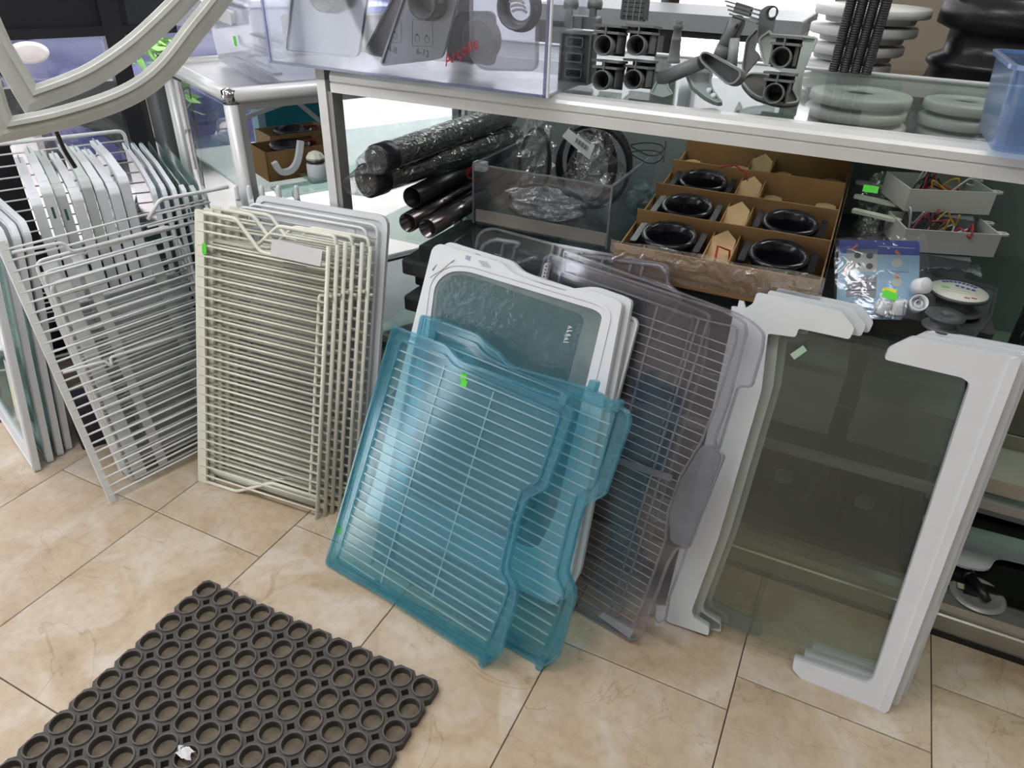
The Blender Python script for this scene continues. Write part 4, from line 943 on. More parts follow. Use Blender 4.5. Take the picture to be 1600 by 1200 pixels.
P, Q = along((637, 348), (738, 288), SH+.027, .62); tube_thing('vacuum_tube', 'left of two shiny dark chrome tubes on the glass shelf', P, Q, .025, CHR, group='vacuum tubes')
P, Q = along((668, 357), (762, 300), SH+.027, .5); tube_thing('vacuum_tube', 'right of two shiny dark chrome tubes, beside the acrylic bin', P, Q, .025, CHR, group='vacuum tubes')
P, Q = along((644, 309), (735, 262), SH+.082, .60); tube_thing('vacuum_tube', 'matt black open tube lying over the chrome tubes', P, Q, .027, BLT, group='vacuum tubes')
wt1 = along((572, 283), (735, 235), SH+.138, .60); wt2 = along((588, 250), (737, 198), SH+.205, .62)
for k, (P, Q) in enumerate((wt1, wt2)):
    tt = tube_thing('vacuum_tube', ('lower', 'upper')[k] + ' black tube wrapped in clear plastic bag', P, Q, .036 if k == 0 else .030, BLT, group='wrapped vacuum tubes', collar=True)
    d = unit(Q-P); a = unit(np.cross(d, (0, 0, 1))); b = np.cross(a, d); L = float(np.linalg.norm(Q-P)); R_ = .039 if k == 0 else .033
    def fb(s, t, P=P, d=d, a=a, b=b, L=L, R_=R_):
        w = -.055 + s*(L+.05); rr = R_ * (1 if w > .01 else max(.35, 1 + w*9)); th = t*2*PI; return P + d*w + (a*math.cos(th) + b*math.sin(th))*rr
    part('film_sleeve', film_bag(fb, 26, 14, .002, k), FILM, tt, world=True, label='clear crinkled film')
# ---- acrylic bin with belts
BZ = SH + .006; A0, A1 = onZ(735, 350, BZ), onZ(950, 386, BZ); yF = (A0[1]+A1[1])/2; xl, xr = A0[0], A1[0]
hB = float(onY(732, 256, yF)[2]) - BZ; dB = .36
bn = thing('acrylic_bin', 'open clear acrylic bin full of bagged black belts on the shelf', 'bin', (xl, yF, BZ))
w_ = xr-xl
part('front_panel', MB().box(0, w_, 0, .004, 0, hB), ACRYL, bn); part('back_panel', MB().box(0, w_, dB-.004, dB, 0, hB), ACRYL, bn)
for x in (0, w_-.004): part('side_panel', MB().box(x, x+.004, .004, dB-.004, 0, hB), ACRYL, bn)
part('base_panel', MB().box(.004, w_-.004, .004, dB-.004, 0, .004), ACRYL, bn)
for b in ((0, w_, -.001, .005, hB, hB+.003), (-.001, .005, .0, dB, hB, hB+.003), (w_-.005, w_+.001, 0, dB, hB, hB+.003), (-.001, .003, -.001, .003, 0, hB), (w_-.003, w_+.001, -.001, .003, 0, hB)): part('panel_edge', MB().box(*b), cmat('grey_acrylic_edge', (.75, .76, .80), .4, (.62, .63, .68), .12, .08), bn)
part('card_strip', MB().box(.006, w_-.006, .005, .007, .004, .036), pmat('cream_card', (.60, .53, .44), .8), bn)
BELT = pmat('black_rubber_belt', (.012, .012, .016), .4)
def belt(par, c, rx, rz, tilt, wd, yaw):
    mb = MB(); n = 30; m = Matrix.Translation(Vector(c)) @ Matrix.Rotation(yaw, 4, 'Z') @ Matrix.Rotation(tilt, 4, 'X'); vs = []
    for i in range(n+1):
        t = 2*PI*i/n; ca, sa = math.cos(t), math.sin(t)
        for dr, dy in ((0, -wd/2), (.009, -wd/2), (.009, wd/2), (0, wd/2)): vs.append((ca*(rx+dr), dy + .01*math.sin(t), sa*(rz+dr)))
    mb.add(vs, [(i*4+k, i*4+(k+1) % 4, (i+1)*4+(k+1) % 4, (i+1)*4+k) for i in range(n) for k in range(4)], False)
    return part('rubber_belt', mb.xf(m), BELT, par, world=True)
cx, cy, cz = (xl+xr)/2, yF + dB*.5, BZ
def pillow(c, sx, sy, sz, rot=0.0, seed=0, amp=.012):
    r = random.Random(seed); ph = [(r.randint(2, 6), r.randint(2, 6), r.uniform(0, 6)) for _ in range(5)]; cr_, sr_ = math.cos(rot), math.sin(rot)
    def f(s, t):
        th, ph_ = s*2*PI, (t-.5)*PI; q = 1 + amp/.03*sum(math.sin(a*th+b*ph_*2+c0) for a, b, c0 in ph)/5
        x, y, z = sx*math.cos(th)*math.cos(ph_)*q, sy*math.sin(th)*math.cos(ph_)*q, sz*math.sin(ph_)*q
        return (c[0]+x*cr_-y*sr_, c[1]+x*sr_+y*cr_, c[2]+z)
    return MB().grid(f, 18, 12, smooth=False)
BG = 'bagged belts in the acrylic bin'
bg1 = thing('belt_bag', 'film bag of arched black belts with barcode label in the bin', 'plastic bag', (cx+.055, cy+.05, cz+.006), BG)
part('film', pillow((cx+.055, cy+.055, cz+.125), .07, .07, .09, 0, 4), FILM, bg1, world=True)
belt(bg1, (cx+.055, cy+.05, cz+.130), .092, .105, .18, .036, .12); belt(bg1, (cx+.04, cy+.075, cz+.120), .066, .088, .1, .03, -.3)
bg2 = thing('belt_bag', 'shiny crinkled film bag with a belt at the left of the bin', 'plastic bag', (cx-.11, cy+.04, cz+.006), BG)
part('film', pillow((cx-.108, cy+.03, cz+.13), .040, .10, .10, 0, 3), FILM, bg2, world=True); belt(bg2, (cx-.108, cy+.03, cz+.115), .036, .088, -.2, .03, .3)
bg3 = thing('belt_bag', 'low crumpled film bag with a belt against the front of the bin', 'plastic bag', (cx, cy-.12, cz+.006), BG)
part('film', pillow((cx-.01, cy-.118, cz+.058), .115, .036, .042, 0, 9), FILM, bg3, world=True); belt(bg3, (cx-.01, cy-.115, cz+.06), .10, .04, -.25, .024, .05)
lab_ = Plane(onY(895, 225, cy-.04), (1, 0, -.62), (.35, .5, .7))
cl_ = crop(840, 180, 10)
def lpart(n, mb, mat): return part(n, mb.xf(lab_.mat()), mat, bg1, world=True)
lpart('barcode_label', MB().prism(lab_.uvs(cl_((380, 330), (500, 190), (895, 470), (810, 695))), 0, .0012), PAPER)
for k in range(12):
    A, B = lab_.uvs(cl_((620 + 16*k, 362 + 12.0*k), (590 + 16*k, 430 + 12.0*k))); lpart('bar', MB().bar((*A, .0014), (*B, .0014), .0015 + .0012*(k % 3 == 0), .0004), DARKINK)
A, B = lab_.uvs(cl_((500, 205), (620, 295))); lpart('print_block', MB().bar((*A, .0014), (*B, .0014), .005, .0004), DARKINK)
A, B = lab_.uvs(cl_((650, 310), (830, 450))); lpart('print_block', MB().bar((*A, .0014), (*B, .0014), .004, .0004), pmat('grey_ink', (.25, .25, .26), .7))
cn = onZ(738, 252, cz+hB-.02)
cnn = thing('wire_connector', 'white wire connector with red wires at the acrylic bin corner', 'connector', (xl-.006, yF+.06, cz+hB-.02))
part('plug', MB().box(-.02, .012, -.012, .012, -.010, .012), WHITE, cnn)
for k in range(3): part('red_wire', MB().tube([(-.02, -.006+.005*k, 0), (-.04, -.01, -.012-.006*k), (-.035, -.012, -.030), (-.01, .0, -.034-.004*k)], .0025, 6), RED, cnn)
# loose thin cable and bags behind the bin
P = onZ(1010, 250, SH+.17)
single('cable', MB().tube([tuple(P + np.array((.045*math.cos(t), .02*math.sin(2*t), .02*math.sin(t)+.003*t))) for t in [k*.45 for k in range(30)]], .0016, 5), BLACK, 'thin dark cable coiled on bags behind the acrylic bin', 'cable')
single('plastic_bag', pillow((P[0]-.015, min(P[1]+.03, 2.0), SH+.062), .04, .05, .040, .0, 5), cmat('teal_bag_film', (.72, .86, .86), .25, (.42, .58, .58), .15, .1, bump=.8), 'pale teal film bag between acrylic bin and fan tray', 'plastic bag')

# ---- cardboard tray of fans, tilted towards us
F0, F1 = onZ(960, 380, .748), onZ(1284, 440, .748); K0 = onZ(1085, 225, .832); K1 = onZ(1335, 257, .832)
tu = unit(F1-F0); tv = unit((K0+K1)/2 - (F0+F1)/2); trp = Plane(F0, tu, tv); Wt = float(np.linalg.norm(F1-F0)); Lt = float(np.linalg.norm((K0+K1)/2 - (F0+F1)/2)); Ht = .075
tr = thing('fan_tray', 'brown cardboard tray with compartments for fans, wrapped in film', 'cardboard tray', trp.mat(0, 0, -Ht))
part('base', MB().box(0, Wt, 0, Lt, 0, .003), CARD, tr)
part('front_wall', MB().box(0, Wt, 0, .003, .003, Ht), CARD, tr); part('back_wall', MB().box(0, Wt, Lt-.003, Lt, .003, Ht+.03), CARD, tr)
for x in (0, Wt-.003): part('side_wall', MB().box(x, x+.003, .003, Lt-.003, .003, Ht*.72), CARD, tr)
rw = Lt/4; mid = Wt*.5
for k in (1, 2, 3): part('divider', MB().box(.003, Wt-.003, rw*k-.0015, rw*k+.0015, .003, Ht+.012), CARD, tr)
for k in range(4):
    y0, y1 = rw*k+.004, rw*(k+1)-.004
    for x in (mid-.028, mid+.026): part('column_wall', MB().box(x, x+.0025, y0, y1, .003, Ht*.9), CARD, tr)
    fl = MB(); fl.add([(mid-.025, y0+.01, Ht*.35), (mid+.024, y0+.01, Ht*.35), (mid+.024, y1-.035, Ht*.95), (mid+.0, y1-.01, Ht*1.05), (mid-.025, y1-.035, Ht*.95), (mid-.025, y0+.01, Ht*.32), (mid+.024, y0+.01, Ht*.32), (mid+.024, y1-.035, Ht*.92), (mid+.0, y1-.01, Ht*1.02), (mid-.025, y1-.035, Ht*.92)], [(0,1,2,3,4), (9,8,7,6,5), (0,5,6,1), (1,6,7,2), (2,7,8,3), (3,8,9,4), (4,9,5,0)]); part('folded_flap', fl, CARDL, tr)
for x0, x1, k in ((.01, mid-.03, 3), (mid+.035, Wt-.01, 3), (mid+.035, Wt-.01, 2)):
    y0 = rw*k; 
    for a, b in ((x0, x0+.04), (x1-.045, x1)): part('packing_block', MB().prism(roundpoly([(a, y0+.02), (b, y0+.02), (b, y0+rw-.03), ((a+b)/2, y0+rw-.02), (a, y0+rw-.03)], .006, 2), .004, Ht*.55), CARDL, tr)
    part('packing_strip', MB().box(x0+.04, x1-.045, y0+rw*.45, y0+rw*.6, Ht*.3, Ht*.42), pmat('dark_strip', (.03, .02, .015), .6), tr)
FANB = pmat('glossy_black_fan', (.008, .008, .012), .18)
def fan(label, col, row, z=0.0):
    m = trp.mat((mid*.47 if col == 0 else mid + (Wt-mid)*.56), rw*(row+.5), -Ht+.006)
    t = thing('fan', label, 'fan', m, 'black fans in the cardboard tray'); R_ = min(rw*.395, Wt*.18)
    part('housing', MB().lathe([(R_*.80, .010), (R_*.86, .05), (R_, .062), (R_*1.0, .070), (R_*.92, .076), (R_*.78, .070), (R_*.72, .045), (R_*.70, .006), (R_*.3, .004)], 28), FANB, t)
    part('hub', MB().lathe([(R_*.30, .004), (R_*.30, .018), (R_*.24, .022), (.0005, .023)], 20), pmat('dark_grey_hub', (.03, .03, .033), .4), t)
    for k in range(7):
        a = 2*PI*k/7; part('blade', MB().add([(R_*.3*math.cos(a), R_*.3*math.sin(a), .006), (R_*.3*math.cos(a+.4), R_*.3*math.sin(a+.4), .018), (R_*.66*math.cos(a+.55), R_*.66*math.sin(a+.55), .020), (R_*.66*math.cos(a+.05), R_*.66*math.sin(a+.05), .008)], [(0, 1, 2, 3), (3, 2, 1, 0)]), FANB, t)
    for sx in (-1, 1): part('bracket', MB().prism(roundpoly([(sx*R_*1.02, -R_*.75), (sx*R_*1.24, -R_*.75), (sx*R_*1.24, R_*.75), (sx*R_*1.02, R_*.75)], .003, 2), .0, .066), FANB, t)
    return t
fan('black fan in the tray, front row left', 0, 0); fan('black fan in the tray, front row right', 1, 0); fan('black fan in the tray, second row left', 0, 1)
fan('black fan in the tray, second row right', 1, 1); fan('black fan in the tray, third row left with red wires', 0, 2)
part('red_wire', MB().tube([(mid*.6, rw*3-.03, Ht+.02), (mid*.75, rw*3-.02, Ht+.028), (mid*.9, rw*3-.02, Ht+.012), (mid*.97, rw*3-.04, Ht*.8)], .002, 6), RED, tr)
part('red_wire', MB().tube([(mid+.0, .02, Ht*.6), (mid-.004, .06, Ht*1.05), (mid+.02, .07, Ht*.9), (mid+.026, .05, Ht*.5)], .0025, 6), RED, tr)
part('film_wrap', film_bag(lambda s, t: trp.at(-.006 + s*(Wt+.012), -.004 - .004*math.sin(t*3), .012 - t*.075), 24, 8, .004, 11), FILM, tr, world=True, label='clear stretch film')
part('film_wrap', film_bag(lambda s, t: trp.at(-.006 + s*(Wt+.012), Lt+.004, .045 - t*.10), 24, 8, .004, 12), FILM, tr, world=True, label='clear stretch film')
part('film_wrap', film_bag(lambda s, t: trp.at(Wt+.005, s*Lt, .008 - t*.07), 20, 8, .005, 13), FILM, tr, world=True, label='clear stretch film')
# the dark slabs the tray rests on
for k in range(2):
    sl_ = (trp.at(0, Lt*(.12 if k == 0 else .62), -Ht-.001)); zz = float(trp.at(Wt/2, Lt*(.06 if k == 0 else .55), -Ht)[2])
    single('black_case', MB().prism(rrect(0, Wt*1.15, 0, .22, .01), SH+.001, zz-.004), BLACK, ('front', 'rear')[k] + ' flat black plastic case under the fan tray', 'case', Matrix.Translation(Vector((float(sl_[0])-.02, float(sl_[1])-.02, 0))), 'black cases under the fan tray')
# ---- right of the tray: bags, circuit boxes, knob pack, spools
P = onZ(1368, 330, SH+.05)
P = onZ(1368, 330, SH+.13)
single('plastic_bag', pillow((P[0], min(P[1]+.235, 2.0), SH+.105), .040, .05, .070, 0, 21), FILM, 'clear film bag with green price label between fan tray and circuit boxes', 'plastic bag', None, 'bags right of the fan tray')
single('plastic_bag', pillow((P[0]+.0, P[1]+.01, SH+.066), .038, .075, .045, 0, 22), FILM, 'flat film bag holding cream strips beside the fan tray', 'plastic bag', None, 'bags right of the fan tray')
for k in range(3):
    Q = onZ(1370, 338-18*k, SH+.13)
    single('plastic_strip', MB().prism([roundpoly([(-.055, -.010), (.045, -.010), (.055, 0), (.045, .010), (-.055, .010)], .006, 3), rrect(-.038, .038, -.002, .002, .001, 1)], 0, .007), CREAM, ('nearest', 'middle', 'farthest')[k] + ' cream slotted strip lying right of the fan tray', 'plastic strip', Matrix.Translation(Vector((Q[0], Q[1], SH+.128+.008*k))) @ Matrix.Rotation(-.25, 4, 'Z'), 'cream slotted strips')
Q = onZ(1360, 296, SH+.18); single('price_label', MB().box(-.016, .016, -.011, .011, 0, .001), GREEN, 'green price label on the film bag right of the fan tray', 'price label', Matrix.Translation(Vector((Q[0], Q[1]-.01, SH+.183))) @ Matrix.Rotation(.5, 4, 'X'))
PCB = pmat('green_circuit_board', (.01, .11, .05), .4)
BOXW = pmat('grey_white_box', (.55, .54, .50), .5)
def pcb_box(label, px0, px1, z, lx, ly, h, seed, group='circuit board boxes'):
    A, B = onZ(*px0, z), onZ(*px1, z); e = unit(B-A); lx = float(np.linalg.norm(B-A)); m = Matrix.Identity(4); f = np.cross((0, 0, 1), e)
    for i in range(3): m[i][0] = e[i]; m[i][1] = f[i]; m[i][2] = (0, 0, 1)[i]; m[i][3] = A[i]
    m.translation.z = z
    t = thing('circuit_box', label, 'plastic box', m, group); th = .003
    part('base', MB().box(0, lx, 0, ly, 0, th), BOXW, t)
    for b in ((0, lx, 0, th), (0, lx, ly-th, ly), (0, th, th, ly-th), (lx-th, lx, th, ly-th)): part('wall', MB().box(*b, th, h), BOXW, t)
    for x, y in ((lx, .02), (lx, ly-.03)): part('mounting_ear', MB().prism([roundpoly([(x, y-.012), (x+.022, y-.010), (x+.022, y+.010), (x, y+.012)], .009, 3), circle(x+.013, y, .004, 10)], h-.006, h-.002), BOXW, t)
    bd = part('circuit_board', MB().box(.03, lx-.045, .02, ly-.03, .012, .015), PCB, t)
    r = random.Random(seed)
    for k in range(5): x, y = r.uniform(.05, lx-.08), r.uniform(.03, ly-.06); part('component', MB().box(x, x+.022, y, y+.014, .015, .026), [WHITE, BLACK, CREAM, GREYD, BLACK][k], bd)
    cols = [(.4, .02, .02), (.02, .02, .02), (.5, .5, .5), (.45, .25, .02), (.25, .02, .05)]
    for k in range(9):
        c = cols[k % 5]; x, y = r.uniform(.03, lx*.55), r.uniform(.02, ly-.05); pts = [(x, y, .018)]
        for j in range(4): pts.append((pts[-1][0]+r.uniform(-.01, .04), pts[-1][1]+r.uniform(-.02, .02), r.uniform(.03, h+.025)))
        part('wire', MB().tube(smoothpx(pts, 3), .0022, 5), pmat('wire_%d' % (k % 5), c, .5), t)
    part('white_plug', MB().box(lx-.07, lx-.02, .03, .048, .018, .032), WHITE, t)
    return t
pcb_box('grey-white open box with green circuit board and wires, nearer one', (1405, 392), (1552, 402), SH+.088, .2, .12, .05, 5)
pcb_box('grey-white open box with wires behind the nearer circuit box', (1412, 330), (1545, 336), SH+.150, .2, .14, .05, 8)
for k, (p0_, z_, ly_) in enumerate((((1405, 392), SH+.086, .12), ((1412, 330), SH+.148, .14))):
    A = onZ(*p0_, z_); t = thing('carton', ('nearer', 'farther')[k] + ' grey carton carrying a circuit board box on the shelf', 'box', (float(A[0]), float(A[1])+.012, SH+.001)); hc_ = z_-SH-.004
    part('carton_body', MB().box(.005, .14, .0, ly_-.03, 0, hc_), pmat('slate_carton', (.12, .13, .13), .7), t); part('lid_flap', MB().box(.004, .141, -.001, ly_*.45, hc_, hc_+.002), pmat('slate_carton', (.12, .13, .13), .7), t)
Q = onZ(1485, 400, SH+.05)
sl = single('plastic_bag', film_bag(lambda s, t: (Q[0]-.055+.11*s, Q[1]-.13+.075*t, SH+.056+.01*math.sin(3*s)), 10, 8, .004, 31), cmat('pale_blue_film', (.85, .9, .94), .4, (.6, .68, .74), .15, .1, bump=.8), 'small film bag with pale blue paper in front of circuit box', 'plastic bag')
# black case and blister tray at the front
Q = onZ(1438, 535, SH+.02)
single('black_case', MB().prism(rrect(-.145, .12, 0, .14, .012), 0, .04), pmat('charcoal_plastic', (.03, .03, .032), .45), 'charcoal flat case under the blister tray and knob pack', 'case', (Q[0], 1.475, SH+.001))
bt_ = thing('blister_tray', 'grey clear blister tray holding two wire spools', 'blister tray', (0, 0, SH+.042))
bo_ = [onZ(x, y, SH+.044)[:2] for x, y in ((1440, 505), (1520, 535), (1548, 500), (1558, 455), (1440, 425))]
bo_ = roundpoly([tuple(p) for p in bo_], .012, 3)
BLS = cmat('grey_blister', (.65, .69, .70), .3, (.28, .32, .33), .1, .1)
part('tray_floor', MB().prism(bo_, 0, .003), BLS, bt_); part('tray_rim', MB().prism([bo_, offset(bo_, .004)], .003, .010), BLS, bt_)
Q = onZ(1497, 458, SH+.085)
sp = thing('wire_spool', 'white-labelled round wire spool with blue and red print', 'spool', (Q[0], Q[1], SH+.0535))
R_ = float(abs(onZ(1546, 470, SH+.085)[0] - Q[0])) * 1.02
part('flange', MB().lathe([(R_, 0), (R_, .004), (R_*.6, .004), (R_*.6, .030), (R_, .030), (R_, .036), (.001, .036)], 36, cap0=True), GREYD, sp)
lb = part('printed_label', MB().lathe([(R_*.95, .0362), (R_*.95, .0366), (.0005, .0366)], 36), pmat('off_white_label', (.62, .63, .56), .6), sp)
BLUEI = pmat('blue_ink', (.03, .05, .38), .6)
for k in range(9):
    a = 2.2 - .17*k; part('print_mark', MB().obox((R_*.82*math.cos(a), R_*.82*math.sin(a), .0369), (R_*.07*math.cos(a), R_*.07*math.sin(a), 0), (-R_*.05*math.sin(a), R_*.05*math.cos(a), 0), (0, 0, .0002)), BLUEI, lb)
for k in range(4): part('print_mark', MB().box(R_*(-.1+.17*k), R_*(.02+.17*k), R_*(.38-.05*k), R_*(.52-.05*k), .0367, .0370), BLUEI, lb)
for k in range(3): part('print_line', MB().box(R_*-.6, R_*.6, R_*(.2-.2*k), R_*(.22-.2*k), .0367, .0370), pmat('tan_ink', (.5, .42, .3), .6), lb)
for k in range(2): part('print_mark', MB().box(R_*(.15+.22*k), R_*(.32+.22*k), R_*(-.62+.08*k), R_*(-.52+.08*k), .0367, .0370), RED, lb)
part('price_label', MB().box(-R_*.55, -R_*.3, R_*.08, R_*.22, .0367, .0372), GREEN, lb)
Q = onZ(1478, 488, SH+.08)
sp2 = thing('wire_spool', 'small plain black spool in front of the labelled spool', 'spool', (Q[0], Q[1]-.008, SH+.0535))
part('flange', MB().lathe([(.034, 0), (.034, .003), (.022, .004), (.022, .02), (.034, .022), (.034, .026), (.006, .027), (.004, .024), (.0005, .024)], 28, cap0=True), GREYD, sp2)
# knob pack: blue printed card in a film bag, with white knobs
kpl = Plane(onY(1310, 498, 1.45), (1, .0, -.015), (.02, .62, .78)); ck = crop(1295, 360, 8)
kn = thing('knob_pack', 'blue printed cooker knob card in a clear bag, upside down', 'packaged knobs', kpl.mat())
SKY = pmat('light_blue_card_print', (.30, .50, .68), .55); NAVY = pmat('dark_blue_card_print', (.04, .07, .36), .55)
part('card', MB().prism(kpl.uvs(ck((130, 118), (1138, 135), (1125, 800), (900, 1120), (85, 1100))), 0, .0012), SKY, kn)
def patch(n, mat, *pts, z=.0014): return part(n, MB().prism(kpl.uvs(ck(*pts)), .0012, z), mat, kn)
patch('title_band', NAVY, (130, 118), (1138, 135), (1132, 318), (118, 285))
patch('hob_picture', pmat('pale_hob_print', (.52, .55, .55), .5), (222, 232), (612, 238), (600, 525), (215, 515))
for x, y in ((358, 315), (510, 320), (355, 445), (508, 450)): u, v = kpl.uv(*ck((x, y))[0]); part('hob_ring', MB().prism(circle(u, v, .0062, 16), .0014, .0017), DARKINK, kn)
patch('hob_picture', pmat('grey_hob_print', (.22, .24, .28), .5), (225, 560), (600, 565), (585, 845), (215, 835))
for a, b in (((250, 650), (590, 660)), ((240, 745), (588, 752)), ((410, 565), (402, 840))): A, B = kpl.uvs(ck(a, b)); part('grid_line', MB().bar((*A, .0016), (*B, .0016), .0012, .0003), DARKINK, kn)
for x, y in ((850, 410), (850, 650)):
    u, v = kpl.uv(*ck((x, y))[0]); part('knob_picture', MB().prism(circle(u, v, .0095, 18), .0014, .0017), pmat('pale_knob_print', (.55, .56, .50), .5), kn)
for q in (((265, 245), (350, 170), (368, 195), (285, 255)), ((185, 470), (230, 465), (225, 575), (190, 560)), ((820, 265), (850, 245), (900, 310), (860, 315)), ((815, 545), (850, 535), (880, 600), (840, 605))): patch('flame_mark', pmat('orange_print', (.65, .18, .05), .5), *q, z=.0017)
for a, b in (((710, 510), (1000, 525)), ((290, 862), (560, 872)), ((220, 900), (560, 912)), ((260, 928), (540, 936)), ((620, 200), (1080, 230))): A, B = kpl.uvs(ck(a, b)); part('print_line', MB().bar((*A, .0014), (*B, .0014), .0009, .0003), NAVY if a[1] > 400 else PAPER, kn)
u, v = kpl.uv(*ck((545, 982))[0]); text('lettering', 'COOKER KNOB', .0085, NAVY, kn, (u+.024, v+.001, .0014), (0, 0, PI+.03), .0003)
u, v = kpl.uv(*ck((540, 1040))[0]); text('lettering', 'UNIVERSAL', .0085, NAVY, kn, (u+.040, v+.001, .0014), (0, 0, PI+.03), .0003)
def knob(label, x, y, ax, r=.0155, h=.026, hollow=False):
    u, v = kpl.uv(*ck((x, y))[0]); P = kpl.at(u, v, .018); m = Vector(ax).to_track_quat('Z', 'Y').to_matrix().to_4x4(); m.translation = Vector(P)
    t = thing('cooker_knob', label, 'knob', m, 'white cooker knobs')
    if hollow: part('skirt', MB().lathe([(r*.95, -h/2), (r, h/2), (r*.88, h/2), (r*.85, -h*.2), (r*.45, -h*.2), (r*.45, h*.35), (r*.35, h*.35), (r*.34, -h*.1), (.0005, -h*.1)], 24, cap0=True), WHITE, t)
    else: part('body', MB().lathe([(r*.9, -h/2), (r, -h*.4), (r, h*.45), (r*.93, h/2), (.0005, h/2)], 24, cap0=True), WHITE, t)
    part('pointer', MB().box(-.001, .001, r*.2, r*1.01, -h*.45, h*.45), pmat('grey_pointer', (.25, .25, .28), .5), t)
    return t
knob('white knob at the top right of the knob pack', 1130, 730, (.55, -.55, .45)); knob('white knob seen into its hollow back', 1085, 955, (.1, -.75, .65), .016, .026, True)
k1 = knob('left of two white knobs behind the green label on the knob pack', 660, 985, (-.2, -.2, -1.0), .0145, .028); knob('white knob just right of the green labelled one', 850, 985, (.15, -.2, -1.0), .0145, .028)
u, v = kpl.uv(*ck((735, 870))[0]); pls = part('price_label', MB().prism([(u-.015, v-.006), (u+.010, v-.010), (u+.013, v+.004), (u-.012, v+.008)], .036, .0364), GREEN, kn); part('price_label', MB().prism([(u-.017, v+.004), (u+.008, v+.004), (u+.008, v+.013), (u-.016, v+.011)], .0355, .0359), YELLOW, kn)
o = kpl.uvs(ck((70, 110), (1200, 60), (1270, 400), (1360, 1180), (620, 1180), (60, 1140)))
def fbg(s, t):
    a = np.array(o[0])*(1-s) + np.array(o[1])*s; b = np.array(o[5])*(1-s) + np.array(o[3])*s; p = a*(1-t) + b*t
    return kpl.at(p[0], p[1], .006 + .034*math.sin(PI*s)*t**.6)
part('film_bag', film_bag(fbg, 16, 14, .002, 41), cmat('thin_clear_film', (.97, .97, .98), .05, (.75, .77, .8), .12, .09, bump=.5, bscale=18), kn, world=True, label='clear film bag')
# dark jar at the far right
jr = thing('jar', 'dark glass jar at the right end of the shelf', 'jar', (float(onZ(1592, 560, SH)[0])+.01, float(onZ(1592, 560, SH)[1])+.02, SH+.001))
part('body', MB().lathe([(.030, 0), (.033, .004), (.033, .10), (.024, .118)], 24, cap0=True, cap1=True), cmat('dark_jar_glass', (.25, .28, .28), .3, (.05, .06, .06), .05, .08), jr)
part('lid', MB().lathe([(.026, .118), (.026, .135), (.024, .137), (.0005, .137)], 24), GREYD, jr)
part('half_shelf', MB().box(-.32, .75, 1.86, CB-.012, .884, .889), SHG, ct, world=True)
# stacks of white rings standing on a half shelf in the counter, their tops just under the glass top
RING = pmat('white_ring_plastic', (.66, .67, .66), .35)
def ring_stack(x, y, z0, n, R_, dz, labs, group):
    P = onZ(x, y, z0 + n*dz); P[1] = min(P[1], 2.08 - R_)
    for k in range(n):
        t = single('plastic_ring', MB().lathe([(R_*.3, dz*.55), (R_*.8, dz*.1), (R_*.96, 0), (R_, dz*.1), (R_, dz*.55), (R_*.97, dz*.66), (R_*.8, dz*.7), (R_*.3, dz*.72), (R_*.3, dz*.55)], 40), RING, labs(k), 'plastic ring', (P[0] + .004*math.sin(k*2.1), P[1] + .004*math.cos(k*1.7), z0 + k*dz), group)
def ordn(k): return ['first', 'second', 'third', 'fourth', 'fifth', 'sixth', 'seventh', 'eighth', 'ninth'][k]
ring_stack(1348, 136, .892, 4, .112, .031, lambda k: ordn(k) + ' white ring from the bottom of the stack under the counter glass', 'wide white rings under the counter glass')
ring_stack(1512, 148, .892, 4, .086, .031, lambda k: ordn(k) + ' white ring from the bottom of the right stack beneath the blue crate', 'narrow white rings under the counter glass')
# ---- lower shelves: dark foam pads, boxes and the pressed metal panel
PADS = pmat('dark_grey_foam', (.07, .072, .076), .9, bump=.2)
for k in range(7):
    z = .344 + .036*k; single('foam_pad', MB().prism(rrect(0, .30, 0, .26, .02), 0, .034), PADS, ordn(k) + ' dark grey foam pad from the bottom of the stack behind the white covers', 'foam pad', Matrix.Translation((-1.02 + .02*math.sin(k*2.3), 1.50 + .02*math.cos(k*1.9), z+.001)) @ Matrix.Rotation(.1*math.sin(k*3.1), 4, 'Z'), 'foam pads on the lower shelf')
rr_ = random.Random(3)
for k, (x, lab) in enumerate(((-.52, 'grey carton on the lower shelf behind the clear covers'), (-.12, 'pale grey carton on the lower shelf, left behind the tinted glass'), (.12, 'grey-green carton on the lower shelf, right behind the tinted glass'), (.36, 'beige carton at the right of the lower shelf'))):
    t = thing('carton', lab, 'box', Matrix.Translation((x, 1.53 if k < 3 else 1.74, .344)) @ Matrix.Rotation(rr_.uniform(-.15, .15), 4, 'Z'))
    c = [(.10, .11, .11), (.30, .32, .31), (.24, .28, .27), (.36, .34, .28)][k]; w_, d_, h_ = .20, .22, .12 + .03*(k % 2)
    part('carton_body', MB().box(0, w_, 0, d_, 0, h_), pmat('carton_%d' % k, c, .7), t); part('lid_flap', MB().box(-.002, w_+.002, -.003, d_*.5, h_, h_+.003), pmat('carton_%d' % k, c, .7), t); part('lid_flap', MB().box(-.002, w_+.002, d_*.505, d_+.002, h_, h_+.003), pmat('carton_%d' % k, c, .7), t)
for k in range(5):
    x = -.64 + .20*k; t = thing('cooling_paddle', ordn(k) + ' dark grey fan blade from the left on the counter base', 'paddle', Matrix.Translation((x, 1.55 + .02*(k % 2), .091)) @ Matrix.Rotation(.2*(k % 3) - .2, 4, 'Z'), 'dark fan blades on the counter base')
    part('blade', MB().prism(roundpoly([(0, 0), (.11, .03), (.13, .20), (.06, .26), (-.01, .16)], .02, 3), .0, .05), pmat('slate_plastic', (.05, .055, .058), .5), t); part('root', MB().lathe([(.022, 0), (.022, .065), (.012, .068), (.0005, .068)], 14, (.05, .04, 0)), GREY, t)
Q = onZ(1530, 930, .10)
